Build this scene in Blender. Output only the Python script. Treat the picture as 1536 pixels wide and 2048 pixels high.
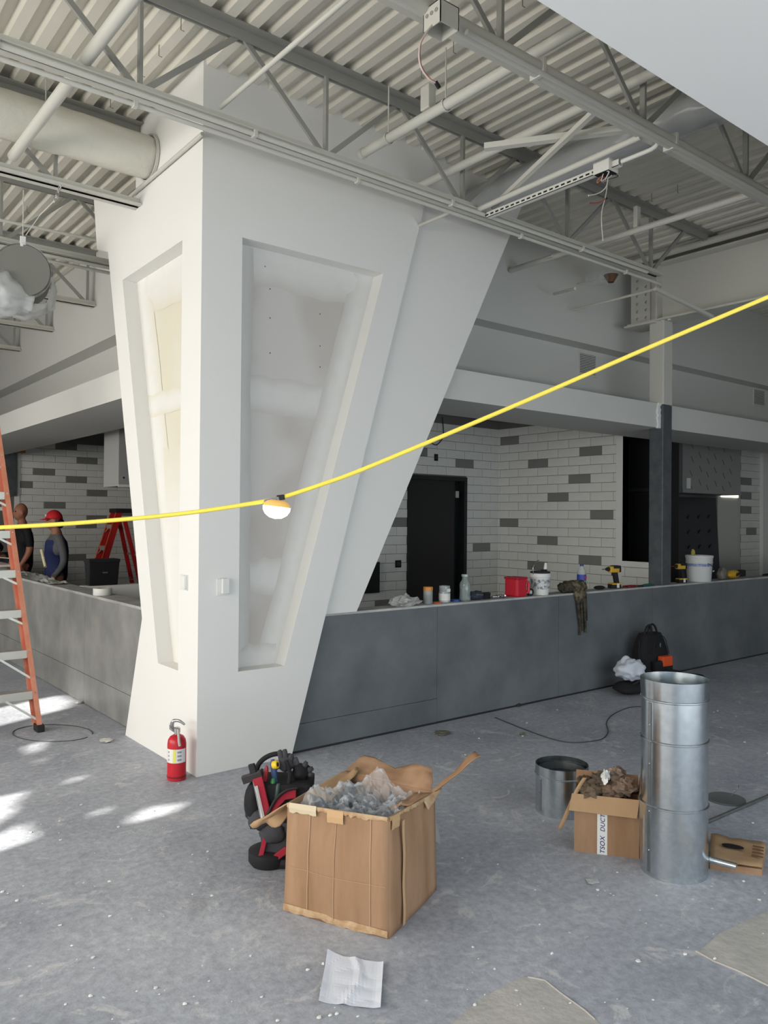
import bpy, bmesh, math, random
import numpy as np
from mathutils import Vector, Matrix, noise
from mathutils.geometry import tessellate_polygon

for o in list(bpy.data.objects):
    bpy.data.objects.remove(o, do_unlink=True)
scene = bpy.context.scene
COL = scene.collection
R = random.Random(11)

# ------------------------------------------------------------------ camera
# World axes follow the building: +X runs along the dark counter that recedes to the picture's right,
# +Y along the one that recedes to the left, Z up.  Camera solved from the two vanishing points.
CX, CY = 768.0, 1024.0
VA = np.array([2740.0 - CX, 1052.0 - CY]); VB_ = np.array([-502.0 - CX, 1025.0 - CY])
FPX = math.sqrt(-float(VA @ VB_))
du = np.array([VA[0], VA[1], FPX]); du /= np.linalg.norm(du)
dv = np.array([VB_[0], VB_[1], FPX]); dv /= np.linalg.norm(dv)
CAMM = np.stack([du, dv, np.cross(du, dv)])
EYE = np.array([0.0, 0.0, 1.65])
cam_data = bpy.data.cameras.new('camera')
cam = bpy.data.objects.new('camera', cam_data); COL.objects.link(cam)
cam_data.sensor_fit = 'VERTICAL'; cam_data.sensor_height = 36.0; cam_data.sensor_width = 36.0
cam_data.lens = 36.0 * FPX / 2048.0
cam_data.clip_start = 0.05; cam_data.clip_end = 200
mw = Matrix.Identity(4)
for r_ in range(3):
    mw[r_][0] = CAMM[r_, 0]; mw[r_][1] = -CAMM[r_, 1]; mw[r_][2] = -CAMM[r_, 2]; mw[r_][3] = EYE[r_]
cam.matrix_world = mw
scene.camera = cam

def on(ax, val, x, y):
    """point where the ray through photo pixel (x, y) meets the plane axis = val"""
    d = CAMM @ np.array([x - CX, y - CY, FPX]); t = (val - EYE[ax]) / d[ax]
    return Vector((EYE + t * d).tolist())
def G(x, y, z=0.0): return on(2, z, x, y)
def PX(x, y, X): return on(0, X, x, y)
def PY(x, y, Y): return on(1, Y, x, y)
def proj(p):
    q = CAMM.T @ (np.array(p, float) - EYE); return CX + FPX * q[0] / q[2], CY + FPX * q[1] / q[2]

# ------------------------------------------------------------------ light
world = bpy.data.worlds.new('world'); scene.world = world
world.use_nodes = True
bg = world.node_tree.nodes['Background']
bg.inputs[0].default_value = (0.75, 0.86, 1.0, 1); bg.inputs[1].default_value = 0.25

def area(name, loc, size, direction, energy, color):
    l = bpy.data.lights.new(name, 'AREA'); l.shape = 'RECTANGLE'; l.size, l.size_y = size
    l.energy = energy; l.color = color
    o = bpy.data.objects.new(name, l); COL.objects.link(o)
    o.location = loc; o.rotation_euler = Vector(direction).to_track_quat('-Z', 'Y').to_euler()
    return o
# daylight of the two glazed street fronts (one beside, one behind the photographer)
area('daylight_side_front', (-3.85, 4.2, 1.75), (10.5, 2.7), (1, 0, -.34), 655, (1.0, 0.965, 0.91))
area('daylight_rear_front', (1.8, -3.3, 1.5), (9.4, 2.6), (0, 1, -.15), 122, (0.64, 0.82, 1.0))
# added low fill lamp aimed up to brighten the near soffit
area('fill_rear_upward', (3.2, -3.35, .5), (9.0, .8), (0, .62, .78), 95, (1.0, 0.97, 0.92))
SUN_DIR = Vector((0.86, 0.10, -0.50)).normalized()
sl = bpy.data.lights.new('sun', 'SUN'); sl.energy = 14; sl.angle = math.radians(0.7); sl.color = (1.0, 0.95, 0.85)
so = bpy.data.objects.new('sun', sl); COL.objects.link(so); so.location = (-8, 4, 6)
so.rotation_euler = SUN_DIR.to_track_quat('-Z', 'Y').to_euler()

vs = scene.view_settings
vs.view_transform = 'Standard'; vs.look = 'None'; vs.exposure = 0.10; vs.gamma = 1.0; vs.use_curve_mapping = False

# ------------------------------------------------------------------ materials
def lin(c):
    return tuple(((v / 255) / 12.92 if v <= 10 else (((v / 255) + 0.055) / 1.055) ** 2.4) for v in c)
MATS = {}
def mat(name, rgb, rough=0.6, metal=0.0, rgb2=None, scale=6.0, bump=0.0, bscale=40.0, detail=4.0, alpha=1.0,
        trans=0.0, ior=1.45, emit=None, estr=0.0, lo=0.35, hi=0.65, spec=0.5, stretch=None, coat=0.0):
    if name in MATS: return MATS[name]
    m = bpy.data.materials.new(name); m.use_nodes = True; MATS[name] = m
    nt = m.node_tree; b = nt.nodes['Principled BSDF']; L = nt.links.new
    c1 = lin(rgb)
    b.inputs['Base Color'].default_value = (*c1, 1); b.inputs['Roughness'].default_value = rough
    b.inputs['Metallic'].default_value = metal; b.inputs['IOR'].default_value = ior
    b.inputs['Alpha'].default_value = alpha; b.inputs['Transmission Weight'].default_value = trans
    b.inputs['Specular IOR Level'].default_value = spec; b.inputs['Coat Weight'].default_value = coat
    if emit:
        b.inputs['Emission Color'].default_value = (*lin(emit), 1); b.inputs['Emission Strength'].default_value = estr
    if rgb2 or bump:
        tc = nt.nodes.new('ShaderNodeTexCoord'); src = tc.outputs['Object']
        if stretch:
            mp = nt.nodes.new('ShaderNodeMapping'); mp.inputs['Scale'].default_value = stretch
            L(src, mp.inputs['Vector']); src = mp.outputs['Vector']
    if rgb2:
        n = nt.nodes.new('ShaderNodeTexNoise'); n.inputs['Scale'].default_value = scale; n.inputs['Detail'].default_value = detail
        n.inputs['Roughness'].default_value = 0.6
        cr = nt.nodes.new('ShaderNodeValToRGB'); cr.color_ramp.elements[0].position = lo; cr.color_ramp.elements[1].position = hi
        cr.color_ramp.elements[0].color = (*c1, 1); cr.color_ramp.elements[1].color = (*lin(rgb2), 1)
        L(src, n.inputs['Vector']); L(n.outputs['Fac'], cr.inputs['Fac']); L(cr.outputs['Color'], b.inputs['Base Color'])
    if bump:
        n2 = nt.nodes.new('ShaderNodeTexNoise'); n2.inputs['Scale'].default_value = bscale; n2.inputs['Detail'].default_value = 5
        bp = nt.nodes.new('ShaderNodeBump'); bp.inputs['Strength'].default_value = bump; bp.inputs['Distance'].default_value = 0.02
        L(src, n2.inputs['Vector']); L(n2.outputs['Fac'], bp.inputs['Height']); L(bp.outputs['Normal'], b.inputs['Normal'])
    return m

def concrete_floor():
    m = bpy.data.materials.new('concrete_floor'); m.use_nodes = True
    nt = m.node_tree; b = nt.nodes['Principled BSDF']; L = nt.links.new; N = nt.nodes.new
    tc = N('ShaderNodeTexCoord')
    def nz(scale, det, rough=0.6, dist=0.0):
        n = N('ShaderNodeTexNoise'); n.inputs['Scale'].default_value = scale; n.inputs['Detail'].default_value = det
        n.inputs['Roughness'].default_value = rough; n.inputs['Distortion'].default_value = dist
        L(tc.outputs['Object'], n.inputs['Vector']); return n
    def ramp(src, a, b_, ca, cb):
        r = N('ShaderNodeValToRGB'); e = r.color_ramp.elements; e[0].position, e[1].position = a, b_
        e[0].color = (*ca, 1); e[1].color = (*cb, 1); L(src, r.inputs['Fac']); return r
    def mix(f, a, b_, mode='MIX'):
        x = N('ShaderNodeMix'); x.data_type = 'RGBA'; x.blend_type = mode
        if isinstance(f, float): x.inputs[0].default_value = f
        else: L(f, x.inputs[0])
        L(a, x.inputs[6]) if not isinstance(a, tuple) else setattr(x.inputs[6], 'default_value', (*a, 1))
        L(b_, x.inputs[7]) if not isinstance(b_, tuple) else setattr(x.inputs[7], 'default_value', (*b_, 1))
        return x.outputs[2]
    base = ramp(nz(1.1, 5, .6, .4).outputs['Fac'], .35, .68, lin((154, 158, 167)), lin((182, 185, 192)))
    fine = ramp(nz(26, 6, .7).outputs['Fac'], .33, .66, (.74, .74, .75), (1.12, 1.12, 1.12))
    c = mix(1.0, base.outputs['Color'], fine.outputs['Color'], 'MULTIPLY')
    sc = ramp(nz(4.2, 8, .72, 1.6).outputs['Fac'], .56, .64, (0, 0, 0), (1, 1, 1))   # scuffed light trowel marks
    sm = N('ShaderNodeMath'); sm.operation = 'MULTIPLY'; sm.inputs[1].default_value = .5; L(sc.outputs['Color'], sm.inputs[0])
    c = mix(sm.outputs[0], c, lin((214, 212, 210)))
    dk = ramp(nz(2.6, 7, .7, 1.0).outputs['Fac'], .30, .40, (1, 1, 1), (0, 0, 0))    # darker worn patches
    dm = N('ShaderNodeMath'); dm.operation = 'MULTIPLY'; dm.inputs[1].default_value = .5; L(dk.outputs['Color'], dm.inputs[0])
    c = mix(dm.outputs[0], c, lin((132, 133, 136)))
    vo = N('ShaderNodeTexVoronoi'); vo.inputs['Scale'].default_value = 9; L(tc.outputs['Object'], vo.inputs['Vector'])
    sp = ramp(vo.outputs['Distance'], .045, .075, (1, 1, 1), (0, 0, 0))              # plaster spots
    gate = ramp(nz(3.0, 2).outputs['Fac'], .50, .56, (0, 0, 0), (1, 1, 1))
    mm = N('ShaderNodeMath'); mm.operation = 'MULTIPLY'; L(sp.outputs['Color'], mm.inputs[0]); L(gate.outputs['Color'], mm.inputs[1])
    c = mix(mm.outputs[0], c, lin((215, 215, 214)))
    L(c, b.inputs['Base Color'])
    b.inputs['Roughness'].default_value = 0.62
    bp = N('ShaderNodeBump'); bp.inputs['Strength'].default_value = .35; bp.inputs['Distance'].default_value = .01
    L(nz(30, 6, .7).outputs['Fac'], bp.inputs['Height']); L(bp.outputs['Normal'], b.inputs['Normal'])
    return m
M_FLOOR = concrete_floor()
M_PATCH = mat('patch_concrete', (170, 167, 163), .7, rgb2=(184, 180, 175), scale=7, bump=.3, bscale=25)
M_WHITE = mat('white_paint', (228, 227, 223), .65, bump=.04, bscale=60)
M_WALLP = mat('grey_white_wall_paint', (205, 205, 200), .7, bump=.04, bscale=60)
M_BOARD = mat('bare_drywall', (194, 188, 182), .85, rgb2=(206, 203, 199), scale=1.3, detail=2, lo=.48, hi=.62, bump=.05, bscale=80)
M_YBOARD = mat('bare_drywall_cream', (216, 211, 192), .85, rgb2=(220, 217, 206), scale=1.6, detail=2, lo=.5, hi=.7)
M_MUD = mat('joint_compound', (206, 205, 201), .75, bump=.15, bscale=30)
def compound(name, board, mudc):
    """thin coat of joint compound feathered out to the colour of the board it lies on"""
    m = bpy.data.materials.new(name); m.use_nodes = True; nt = m.node_tree; b = nt.nodes['Principled BSDF']; L = nt.links.new
    b.inputs['Roughness'].default_value = .8
    at = nt.nodes.new('ShaderNodeAttribute'); at.attribute_name = 'feather'
    tc = nt.nodes.new('ShaderNodeTexCoord'); n = nt.nodes.new('ShaderNodeTexNoise'); n.inputs['Scale'].default_value = 9; n.inputs['Detail'].default_value = 5
    L(tc.outputs['Object'], n.inputs['Vector'])
    a = nt.nodes.new('ShaderNodeMath'); a.operation = 'MULTIPLY_ADD'; a.inputs[1].default_value = .9; a.inputs[2].default_value = .55; L(n.outputs['Fac'], a.inputs[0])
    d = nt.nodes.new('ShaderNodeMath'); d.operation = 'MULTIPLY'; d.use_clamp = True; L(a.outputs[0], d.inputs[0]); L(at.outputs['Fac'], d.inputs[1])
    x = nt.nodes.new('ShaderNodeMix'); x.data_type = 'RGBA'; L(d.outputs[0], x.inputs[0])
    x.inputs[6].default_value = (*lin(board), 1); x.inputs[7].default_value = (*lin(mudc), 1); L(x.outputs[2], b.inputs['Base Color'])
    return m
M_MUD = compound('joint_compound_grey', (200, 196, 191), (216, 215, 211))
M_MUDY = compound('joint_compound_cream', (217, 213, 196), (224, 223, 218))
M_STEELP = mat('steel_painted_light', (196, 195, 186), .5)
M_DECKP = mat('deck_paint', (222, 218, 205), .55, rgb2=(212, 208, 195), scale=1.5)
M_JOIST_SHADE = mat('joist_grey_shaded', (146, 146, 140), .5)  # roof-steel paint with the shade on top chords and webs put in
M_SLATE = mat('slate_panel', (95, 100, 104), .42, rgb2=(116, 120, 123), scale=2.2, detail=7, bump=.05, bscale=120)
M_SLATE_LIT = mat('slate_panel_lit', (124, 125, 124), .45, rgb2=(148, 147, 143), scale=3.0, detail=7, bump=.05, bscale=120)  # same slate, lightened for the strong side light on this counter
M_CEMENT = mat('cement_board', (176, 176, 172), .8, rgb2=(150, 150, 147), scale=5)
M_TILEW = mat('white_tile', (228, 228, 222), .28, rgb2=(220, 220, 214), scale=3)
M_TILEG = mat('grey_tile', (128, 128, 124), .35)
M_GROUT = mat('grout', (112, 112, 108), .9)
M_BLACK = mat('black_matte', (16, 16, 17), .6)
M_DOOR = mat('door_dark', (30, 30, 30), .5)
M_DKFRAME = mat('door_frame_dark', (24, 30, 32), .4)
M_COLG = mat('steel_column_grey', (66, 71, 76), .45, rgb2=(84, 88, 92), scale=9, detail=6)
M_GALV = mat('galvanised', (214, 220, 223), .22, 1.0, rgb2=(200, 207, 211), scale=30, detail=3, bump=.012, bscale=6)
M_GALVD = mat('galvanised_dull', (168, 172, 172), .38, 1.0, rgb2=(150, 155, 155), scale=12)
M_CARD = mat('cardboard', (168, 134, 106), .85, rgb2=(142, 109, 80), scale=7, detail=6, bump=.12, bscale=16, stretch=(1, 1, .18))
M_CARDL = mat('cardboard_light', (178, 147, 112), .85, rgb2=(162, 130, 96), scale=4, bump=.05, bscale=30)
M_CARDE = mat('cardboard_torn_edge', (194, 168, 134), .9, rgb2=(166, 132, 98), scale=20)
M_TAPE = mat('clear_tape', (196, 160, 118), .25, spec=.6)
M_RED = mat('red_paint', (188, 30, 44), .35)
M_CHROME = mat('chrome', (190, 190, 190), .25, 1.0)
M_LABELW = mat('label_white', (222, 222, 218), .5)
M_YELL = mat('yellow_cable', (238, 216, 84), .45)
M_ORANGE_LIT = mat('ladder_orange_lit', (206, 140, 112), .5, rgb2=(192, 118, 90), scale=8)  # rail flanges: ladder orange lightened where light catches them
M_ALU = mat('aluminium', (190, 190, 182), .4, .6)
M_RUBBER = mat('rubber_black', (28, 28, 30), .7)
M_FABK = mat('black_fabric', (26, 26, 29), .85, bump=.15, bscale=90)
M_FABG = mat('grey_fabric', (62, 62, 66), .85, bump=.15, bscale=90)
M_FABR = mat('red_fabric', (158, 34, 52), .8, bump=.1, bscale=90)
M_PLAST = mat('clear_plastic', (225, 230, 234), .18, alpha=.32, spec=.8)
M_PLASTM = mat('milky_plastic', (214, 218, 218), .3, alpha=.55, spec=.7)
M_PAPER = mat('paper_white', (222, 226, 236), .75)

# ------------------------------------------------------------------ mesh helpers
class MB:
    def __init__(s): s.v = []; s.f = []; s.m = []; s.mi = 0
    def face(s, idx): s.f.append(tuple(idx)); s.m.append(s.mi)
    def add(s, verts, faces):
        o = len(s.v); s.v += [tuple(p) for p in verts]
        for f in faces: s.face([i + o for i in f])
        return s
    def box(s, lo, hi):
        x0, y0, z0 = lo; x1, y1, z1 = hi
        return s.add([(x0, y0, z0), (x1, y0, z0), (x1, y1, z0), (x0, y1, z0), (x0, y0, z1), (x1, y0, z1), (x1, y1, z1), (x0, y1, z1)],
                     [(3, 2, 1, 0), (4, 5, 6, 7), (0, 1, 5, 4), (1, 2, 6, 5), (2, 3, 7, 6), (3, 0, 4, 7)])
    def hexa(s, p):      # 8 corners: bottom ring ccw then top ring
        return s.add(p, [(3, 2, 1, 0), (4, 5, 6, 7), (0, 1, 5, 4), (1, 2, 6, 5), (2, 3, 7, 6), (3, 0, 4, 7)])
    def prism(s, poly, ax, a, b, holes=()):   # 2D polygon (in the two other axes, in order) extruded along ax from a to b
        def P(q, t):
            l = list(q); l.insert(ax, t); return tuple(l)
        loops = [list(poly)] + [list(h) for h in holes]
        allp = [q for l in loops for q in l]
        n = len(allp); o = len(s.v)
        s.v += [P(q, a) for q in allp] + [P(q, b) for q in allp]
        tris = tessellate_polygon([[Vector((q[0], q[1], 0)) for q in l] for l in loops])
        for t in tris:
            s.face([o + t[0], o + t[1], o + t[2]]); s.face([o + n + t[2], o + n + t[1], o + n + t[0]])
        k = 0
        for l in loops:
            c = len(l)
            for i in range(c):
                j = (i + 1) % c
                s.face([o + k + i, o + k + j, o + n + k + j, o + n + k + i])
            k += c
        return s
    def tube(s, pts, r, seg=10, cap=True):
        pts = [Vector(p) for p in pts]; n = len(pts); rr = r if hasattr(r, '__len__') else [r] * n
        o = len(s.v); ref = None
        for i, p in enumerate(pts):
            t = (pts[min(i + 1, n - 1)] - pts[max(i - 1, 0)])
            t = t.normalized() if t.length > 1e-9 else Vector((0, 0, 1))
            if ref is None:
                ref = Vector((0, 0, 1)) if abs(t.z) < .9 else Vector((1, 0, 0))
            a = (ref - t * ref.dot(t))
            a = a.normalized() if a.length > 1e-6 else t.orthogonal().normalized()
            b = t.cross(a); ref = a
            for k in range(seg):
                an = 2 * math.pi * k / seg
                s.v.append(tuple(p + (a * math.cos(an) + b * math.sin(an)) * rr[i]))
        for i in range(n - 1):
            for k in range(seg):
                k2 = (k + 1) % seg
                s.face([o + i * seg + k, o + i * seg + k2, o + (i + 1) * seg + k2, o + (i + 1) * seg + k])
        if cap:
            s.face([o + k for k in range(seg)][::-1]); s.face([o + (n - 1) * seg + k for k in range(seg)])
        return s
    def bar(s, a, b, w, h, up=(0, 0, 1)):     # rectangular bar from a to b
        a, b = Vector(a), Vector(b); t = (b - a).normalized(); u = Vector(up)
        x = t.cross(u)
        x = x.normalized() if x.length > 1e-6 else t.orthogonal().normalized()
        y = x.cross(t).normalized()
        c = [(-w / 2, -h / 2), (w / 2, -h / 2), (w / 2, h / 2), (-w / 2, h / 2)]
        vs_ = [a + x * i + y * j for i, j in c] + [b + x * i + y * j for i, j in c]
        return s.add(vs_, [(0, 3, 2, 1)[::-1], (4, 5, 6, 7)[::-1], (0, 1, 5, 4)[::-1], (1, 2, 6, 5)[::-1], (2, 3, 7, 6)[::-1], (3, 0, 4, 7)[::-1]])
    def lathe(s, prof, c=(0, 0, 0), seg=24, axis=(0, 0, 1), closed=False):   # prof: (radius, height)
        ax = Vector(axis).normalized(); a = ax.orthogonal().normalized(); b = ax.cross(a); c = Vector(c); o = len(s.v); n = len(prof)
        for r, h in prof:
            for k in range(seg):
                an = 2 * math.pi * k / seg
                s.v.append(tuple(c + ax * h + (a * math.cos(an) + b * math.sin(an)) * r))
        for i in range(n - 1):
            for k in range(seg):
                k2 = (k + 1) % seg
                s.face([o + i * seg + k, o + i * seg + k2, o + (i + 1) * seg + k2, o + (i + 1) * seg + k])
        if closed:
            s.face([o + k for k in range(seg)][::-1]); s.face([o + (n - 1) * seg + k for k in range(seg)])
        return s
    def sheet(s, grid):  # grid[i][j] of points
        o = len(s.v); n = len(grid); m = len(grid[0])
        for row in grid: s.v += [tuple(p) for p in row]
        for i in range(n - 1):
            for j in range(m - 1):
                s.face([o + i * m + j, o + (i + 1) * m + j, o + (i + 1) * m + j + 1, o + i * m + j + 1])
        return s
    def blob(s, c, r, seg=14, rings=9, amp=.12, freq=2.0, seed=0, zmin=None, flat=None):
        c = Vector(c); o = len(s.v); rx, ry, rz = r if hasattr(r, '__len__') else (r, r, r)
        for i in range(rings + 1):
            th = math.pi * i / rings
            for k in range(seg):
                ph = 2 * math.pi * k / seg
                d = Vector((math.sin(th) * math.cos(ph), math.sin(th) * math.sin(ph), math.cos(th)))
                q = 1 + amp * noise.noise(d * freq + Vector((seed * 7.3, seed * 3.1, seed)))* 2
                p = Vector((c.x + d.x * rx * q, c.y + d.y * ry * q, c.z + d.z * rz * q))
                if zmin is not None: p.z = max(p.z, zmin)
                s.v.append(tuple(p))
        for i in range(rings):
            for k in range(seg):
                k2 = (k + 1) % seg
                s.face([o + i * seg + k, o + (i + 1) * seg + k, o + (i + 1) * seg + k2, o + i * seg + k2])
        return s
    def build(s, name, m, parent=None, smooth=False, bevel=0.0, loc=None, solid=0.0, fix=True, rot=None):
        me = bpy.data.meshes.new(name)
        me.from_pydata(s.v, [], s.f)
        ms = m if isinstance(m, (list, tuple)) else [m]
        for k in ms: me.materials.append(k)
        if len(ms) > 1:
            me.polygons.foreach_set('material_index', s.m)
        bm = bmesh.new(); bm.from_mesh(me)
        if fix:
            bmesh.ops.remove_doubles(bm, verts=bm.verts, dist=1e-5)
            bmesh.ops.recalc_face_normals(bm, faces=bm.faces)
        if bevel:
            es = [e for e in bm.edges if len(e.link_faces) == 2 and e.calc_face_angle(0) > .5]
            bmesh.ops.bevel(bm, geom=es, offset=bevel, segments=2, affect='EDGES', profile=.6, clamp_overlap=True)
        bm.to_mesh(me); bm.free()
        if smooth:
            me.polygons.foreach_set('use_smooth', [True] * len(me.polygons))
            if smooth == 'auto':
                try: me.set_sharp_from_angle(angle=math.radians(38))
                except Exception: pass
        o = bpy.data.objects.new(name, me); COL.objects.link(o)
        if loc is not None: o.location = loc
        if rot is not None: o.rotation_euler = rot
        if solid:
            md = o.modifiers.new('thickness', 'SOLIDIFY'); md.thickness = solid; md.offset = 0
        if parent: put(o, parent)
        return o

def put(o, parent):
    """parent o keeping its coordinates (all geometry is authored in world space unless loc is given)"""
    o.parent = parent
    m_ = Matrix.LocRotScale(parent.location, parent.rotation_euler, parent.scale)
    p = parent
    chain = m_
    while p.parent:
        p = p.parent; chain = Matrix.LocRotScale(p.location, p.rotation_euler, p.scale) @ chain
    o.matrix_parent_inverse = chain.inverted()
def tag(o, label=None, cat=None, group=None, kind=None):
    if label: o['label'] = label
    if cat: o['category'] = cat
    if group: o['group'] = group
    if kind: o['kind'] = kind
    return o
def empty(name, loc=(0, 0, 0), label=None, cat=None, group=None, kind=None):
    o = bpy.data.objects.new(name, None); COL.objects.link(o); o.location = loc; o.empty_display_size = .1
    return tag(o, label, cat, group, kind)
def copyo(o, parent=None):
    c = o.copy(); COL.objects.link(c); c.parent = parent; return c
def arc(c, a, b, n=6):
    """points of a rounded corner: from a via corner c to b"""
    a, b, c = Vector(a), Vector(b), Vector(c)
    return [(1 - t) ** 2 * a + 2 * t * (1 - t) * c + t * t * b for t in [i / n for i in range(n + 1)]]
def lerp(a, b, t): return Vector(a) + (Vector(b) - Vector(a)) * t
def struct(o, label=None): return tag(o, label, kind='structure')
def smoothpath(pts, n=6):
    pts = [Vector(p) for p in pts]; out = []
    for i in range(len(pts) - 1):
        p0 = pts[max(i - 1, 0)]; p1 = pts[i]; p2 = pts[i + 1]; p3 = pts[min(i + 2, len(pts) - 1)]
        for k in range(n):
            t = k / n
            out.append(.5 * ((2 * p1) + (p2 - p0) * t + (2 * p0 - 5 * p1 + 4 * p2 - p3) * t * t + (3 * p1 - p0 - 3 * p2 + p3) * t ** 3))
    out.append(pts[-1]); return out
# ================================================================== STRUCTURE
DECK = 4.53
# ---- floor
fl = struct(MB().box((-4.0, -3.6, -.12), (15.4, 16, 0)).build('floor', M_FLOOR), 'dusty grey concrete slab with plaster spots and trowel marks')
def patch(pts, name='floor_patch', m=M_PATCH, z=.0015):
    mb = MB(); g = [G(*p) for p in pts]
    mb.prism([(p.x, p.y) for p in g], 2, .0002, z); return mb.build(name, m, fl)
patch([(905, 2046), (965, 1996), (1040, 1956), (1075, 1954), (1110, 1978), (1160, 2014), (1200, 2048), (1240, 2090), (800, 2130)])
patch([(1396, 1906), (1440, 1866), (1536, 1822), (1640, 1830), (1640, 2030), (1540, 1974), (1470, 1940)])
for pts in ([(1392, 1903), (1430, 1924), (1480, 1944), (1560, 1984), (1640, 2026)], [(1056, 1955), (1090, 1962), (1120, 1986), (1170, 2022), (1190, 2040)]):
    q = [G(*p) for p in pts]
    MB().tube([p + Vector((0, 0, .001)) for p in q], .0035, 6).build('crack_filler', mat('crack_mortar', (186, 180, 172), .8), fl)

# ---- corrugated roof deck
pit = .1524; prof = [(0, 0), (.064, 0), (.078, .048), (.138, .048)]
us = []; k = 0
while -4 + k * pit < 15:
    us += [(-4 + k * pit + a, DECK + b) for a, b in prof]; k += 1
mb = MB(); mb.sheet([[(u, -3.6, z) for u, z in us], [(u, 16, z) for u, z in us]])
struct(mb.build('ceiling', M_DECKP, fix=False), 'painted fluted steel roof deck')

# ---- street-front walls out of view (holes cut in the side one shape the floor sun patches)
holes_px = [[(-40, 1424), (0, 1416), (114, 1391), (136, 1391), (152, 1402), (142, 1415), (3, 1451), (-40, 1462)],
            [(48, 1494), (100, 1478), (90, 1496), (70, 1512)],
            [(77, 1519), (99, 1515), (92, 1523), (80, 1525)],
            [(-40, 1606), (0, 1594), (66, 1579), (37, 1608), (41, 1620), (0, 1647), (-40, 1668)],
            [(-40, 1686), (0, 1668), (58, 1641), (84, 1674), (0, 1703), (-40, 1714)],
            [(256, 1641), (297, 1614), (381, 1604), (352, 1623), (273, 1645)],
            [(187, 1627), (207, 1616), (230, 1613), (219, 1623), (195, 1633)],
            [(133, 1565), (148, 1555), (180, 1550), (156, 1563)]]
UW = -4.0
holes = []
for h in holes_px:
    l = []
    for p in h:
        g = G(*p); t = (g.x - UW) / SUN_DIR.x; q = g - SUN_DIR * t; l.append((q.y, q.z))
    holes.append(l)
mb = MB()
# wall built as strips around each gap so that no gap touches another
mb.prism([(-3.6, 0), (16, 0), (16, 4.6), (-3.6, 4.6)], 0, UW - .03, UW, holes)
struct(mb.build('wall_sun_mask', M_WALLP), 'side wall out of view, its holes shaped to throw the floor sun patches')
struct(MB().box((-4.03, -3.7, 0), (15.4, -3.6, 4.6)).build('wall_rear', M_WALLP), 'wall behind the photographer')
struct(MB().box((15.0, -3.6, 0), (15.1, 16, 4.6)).build('wall_end', M_WALLP), 'far end wall')
struct(MB().box((-4, 15.9, 0), (15.4, 16, 4.6)).build('wall_far', M_WALLP), 'distant end wall of the dining room')

# ---- near drywall soffit (white plane at the photo's upper right)
e0 = G(1080, 0, 3.2); e1 = G(1536, 295, 3.2); SV = (e0.y + e1.y) / 2
struct(MB().box((-.2, -3.6, 3.2), (15.0, SV, 4.6)).build('ceiling_soffit_near', mat('soffit_white', (236, 236, 234), .7)), 'smooth white drywall soffit dropped below the steel joists')

# ---- upper walls and bulkheads above the counters
mb = MB(); mb.prism([(2.93, 3.52), (3.13, 3.52), (3.13, 2.7), (3.25, 2.7), (3.25, 4.6), (2.93, 4.6)], 1, 5.4, 15.9)
struct(mb.build('wall_left_upper', M_WALLP), 'upper drywall with a stepped ledge above the counter by the ladder')
mb = MB(); mb.prism([(5.33, 3.56), (5.53, 3.56), (5.53, 2.7), (5.65, 2.7), (5.65, 4.6), (5.33, 4.6)], 0, 3.0, 15.0)
struct(mb.build('wall_right_upper', M_WALLP), 'upper drywall with a stepped ledge above the slate counter')
struct(MB().box((4.0, 4.76, 2.6375), (15.0, 5.52, 2.895)).build('ceiling_bulkhead_right', M_WALLP), 'drywall bulkhead over the slate counter')
struct(MB().box((2.31, 5.85, 2.588), (3.12, 15.9, 2.825)).build('ceiling_bulkhead_left', M_WALLP), 'drywall bulkhead over the counter by the ladder')
kc = struct(MB().box((3.26, 5.66, 3.1), (15.0, 15.9, 3.16)).build('ceiling_kitchen', M_BLACK), 'dark open ceiling above the kitchen')
for v in (6.1, 6.6, 7.1, 7.55):
    MB().box((3.3, v, 3.0), (8.28, v + .04, 3.09)).build('purlin', mat('dark_purlin', (44, 42, 40), .6), kc)
for v in (9.5, 10.6, 11.7, 12.8):
    MB().box((3.2, v, 2.98), (6.5, v + .12, 3.09)).build('purlin', mat('dark_navy_purlin', (32, 34, 52), .5), kc)

# ---- the flared white pillar
V0, U0, RD = 4.645, 2.225, .12
pil = struct(empty('pillar', (2.6, 4.9, 0)), 'tall white drywall pillar flaring outward towards the ceiling, with tapered recesses')
pil['category'] = 'pillar'
A = MB()
A.prism([(U0, 0), (2.929, 0), (4.252, 4.60), (U0, 4.60)], 1, V0, V0 + RD, [[(2.513, .633), (2.865, .633), (3.703, 3.488), (2.513, 3.488)]])
A.build('front_slab', M_WHITE, pil)
A = MB()
A.prism([(V0 + RD, 0), (5.857, 0), (5.559, .907), (6.342, 3.766), (6.602, 3.853), (6.70, 4.33), (5.765, 3.985), (5.765, 4.60), (V0 + RD, 4.60)], 0, U0, U0 + RD,
        [[(4.936, .628), (5.264, .628), (6.016, 3.466), (4.936, 3.483)]])
A.build('side_slab', M_WHITE, pil)
A = MB(); A.prism([(U0 + RD, 0), (2.90, 0), (4.22, 4.6), (U0 + RD, 4.6)], 1, V0 + RD, 5.45); A.build('recess_panel', M_BOARD, pil)
A = MB(); A.prism([(5.40, 0), (5.80, 0), (5.50, .907), (6.30, 3.766), (5.75, 3.985), (5.4, 3.985)], 0, U0 + RD, 2.9); A.build('side_recess_panel', M_YBOARD, pil)
A = MB(); A.prism([(4.8, .64), (5.35, .64), (6.05, 3.5), (4.8, 3.5)], 0, U0 + RD - .004, U0 + RD + .01); A.build('side_recess_panel', M_YBOARD, pil)
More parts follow.
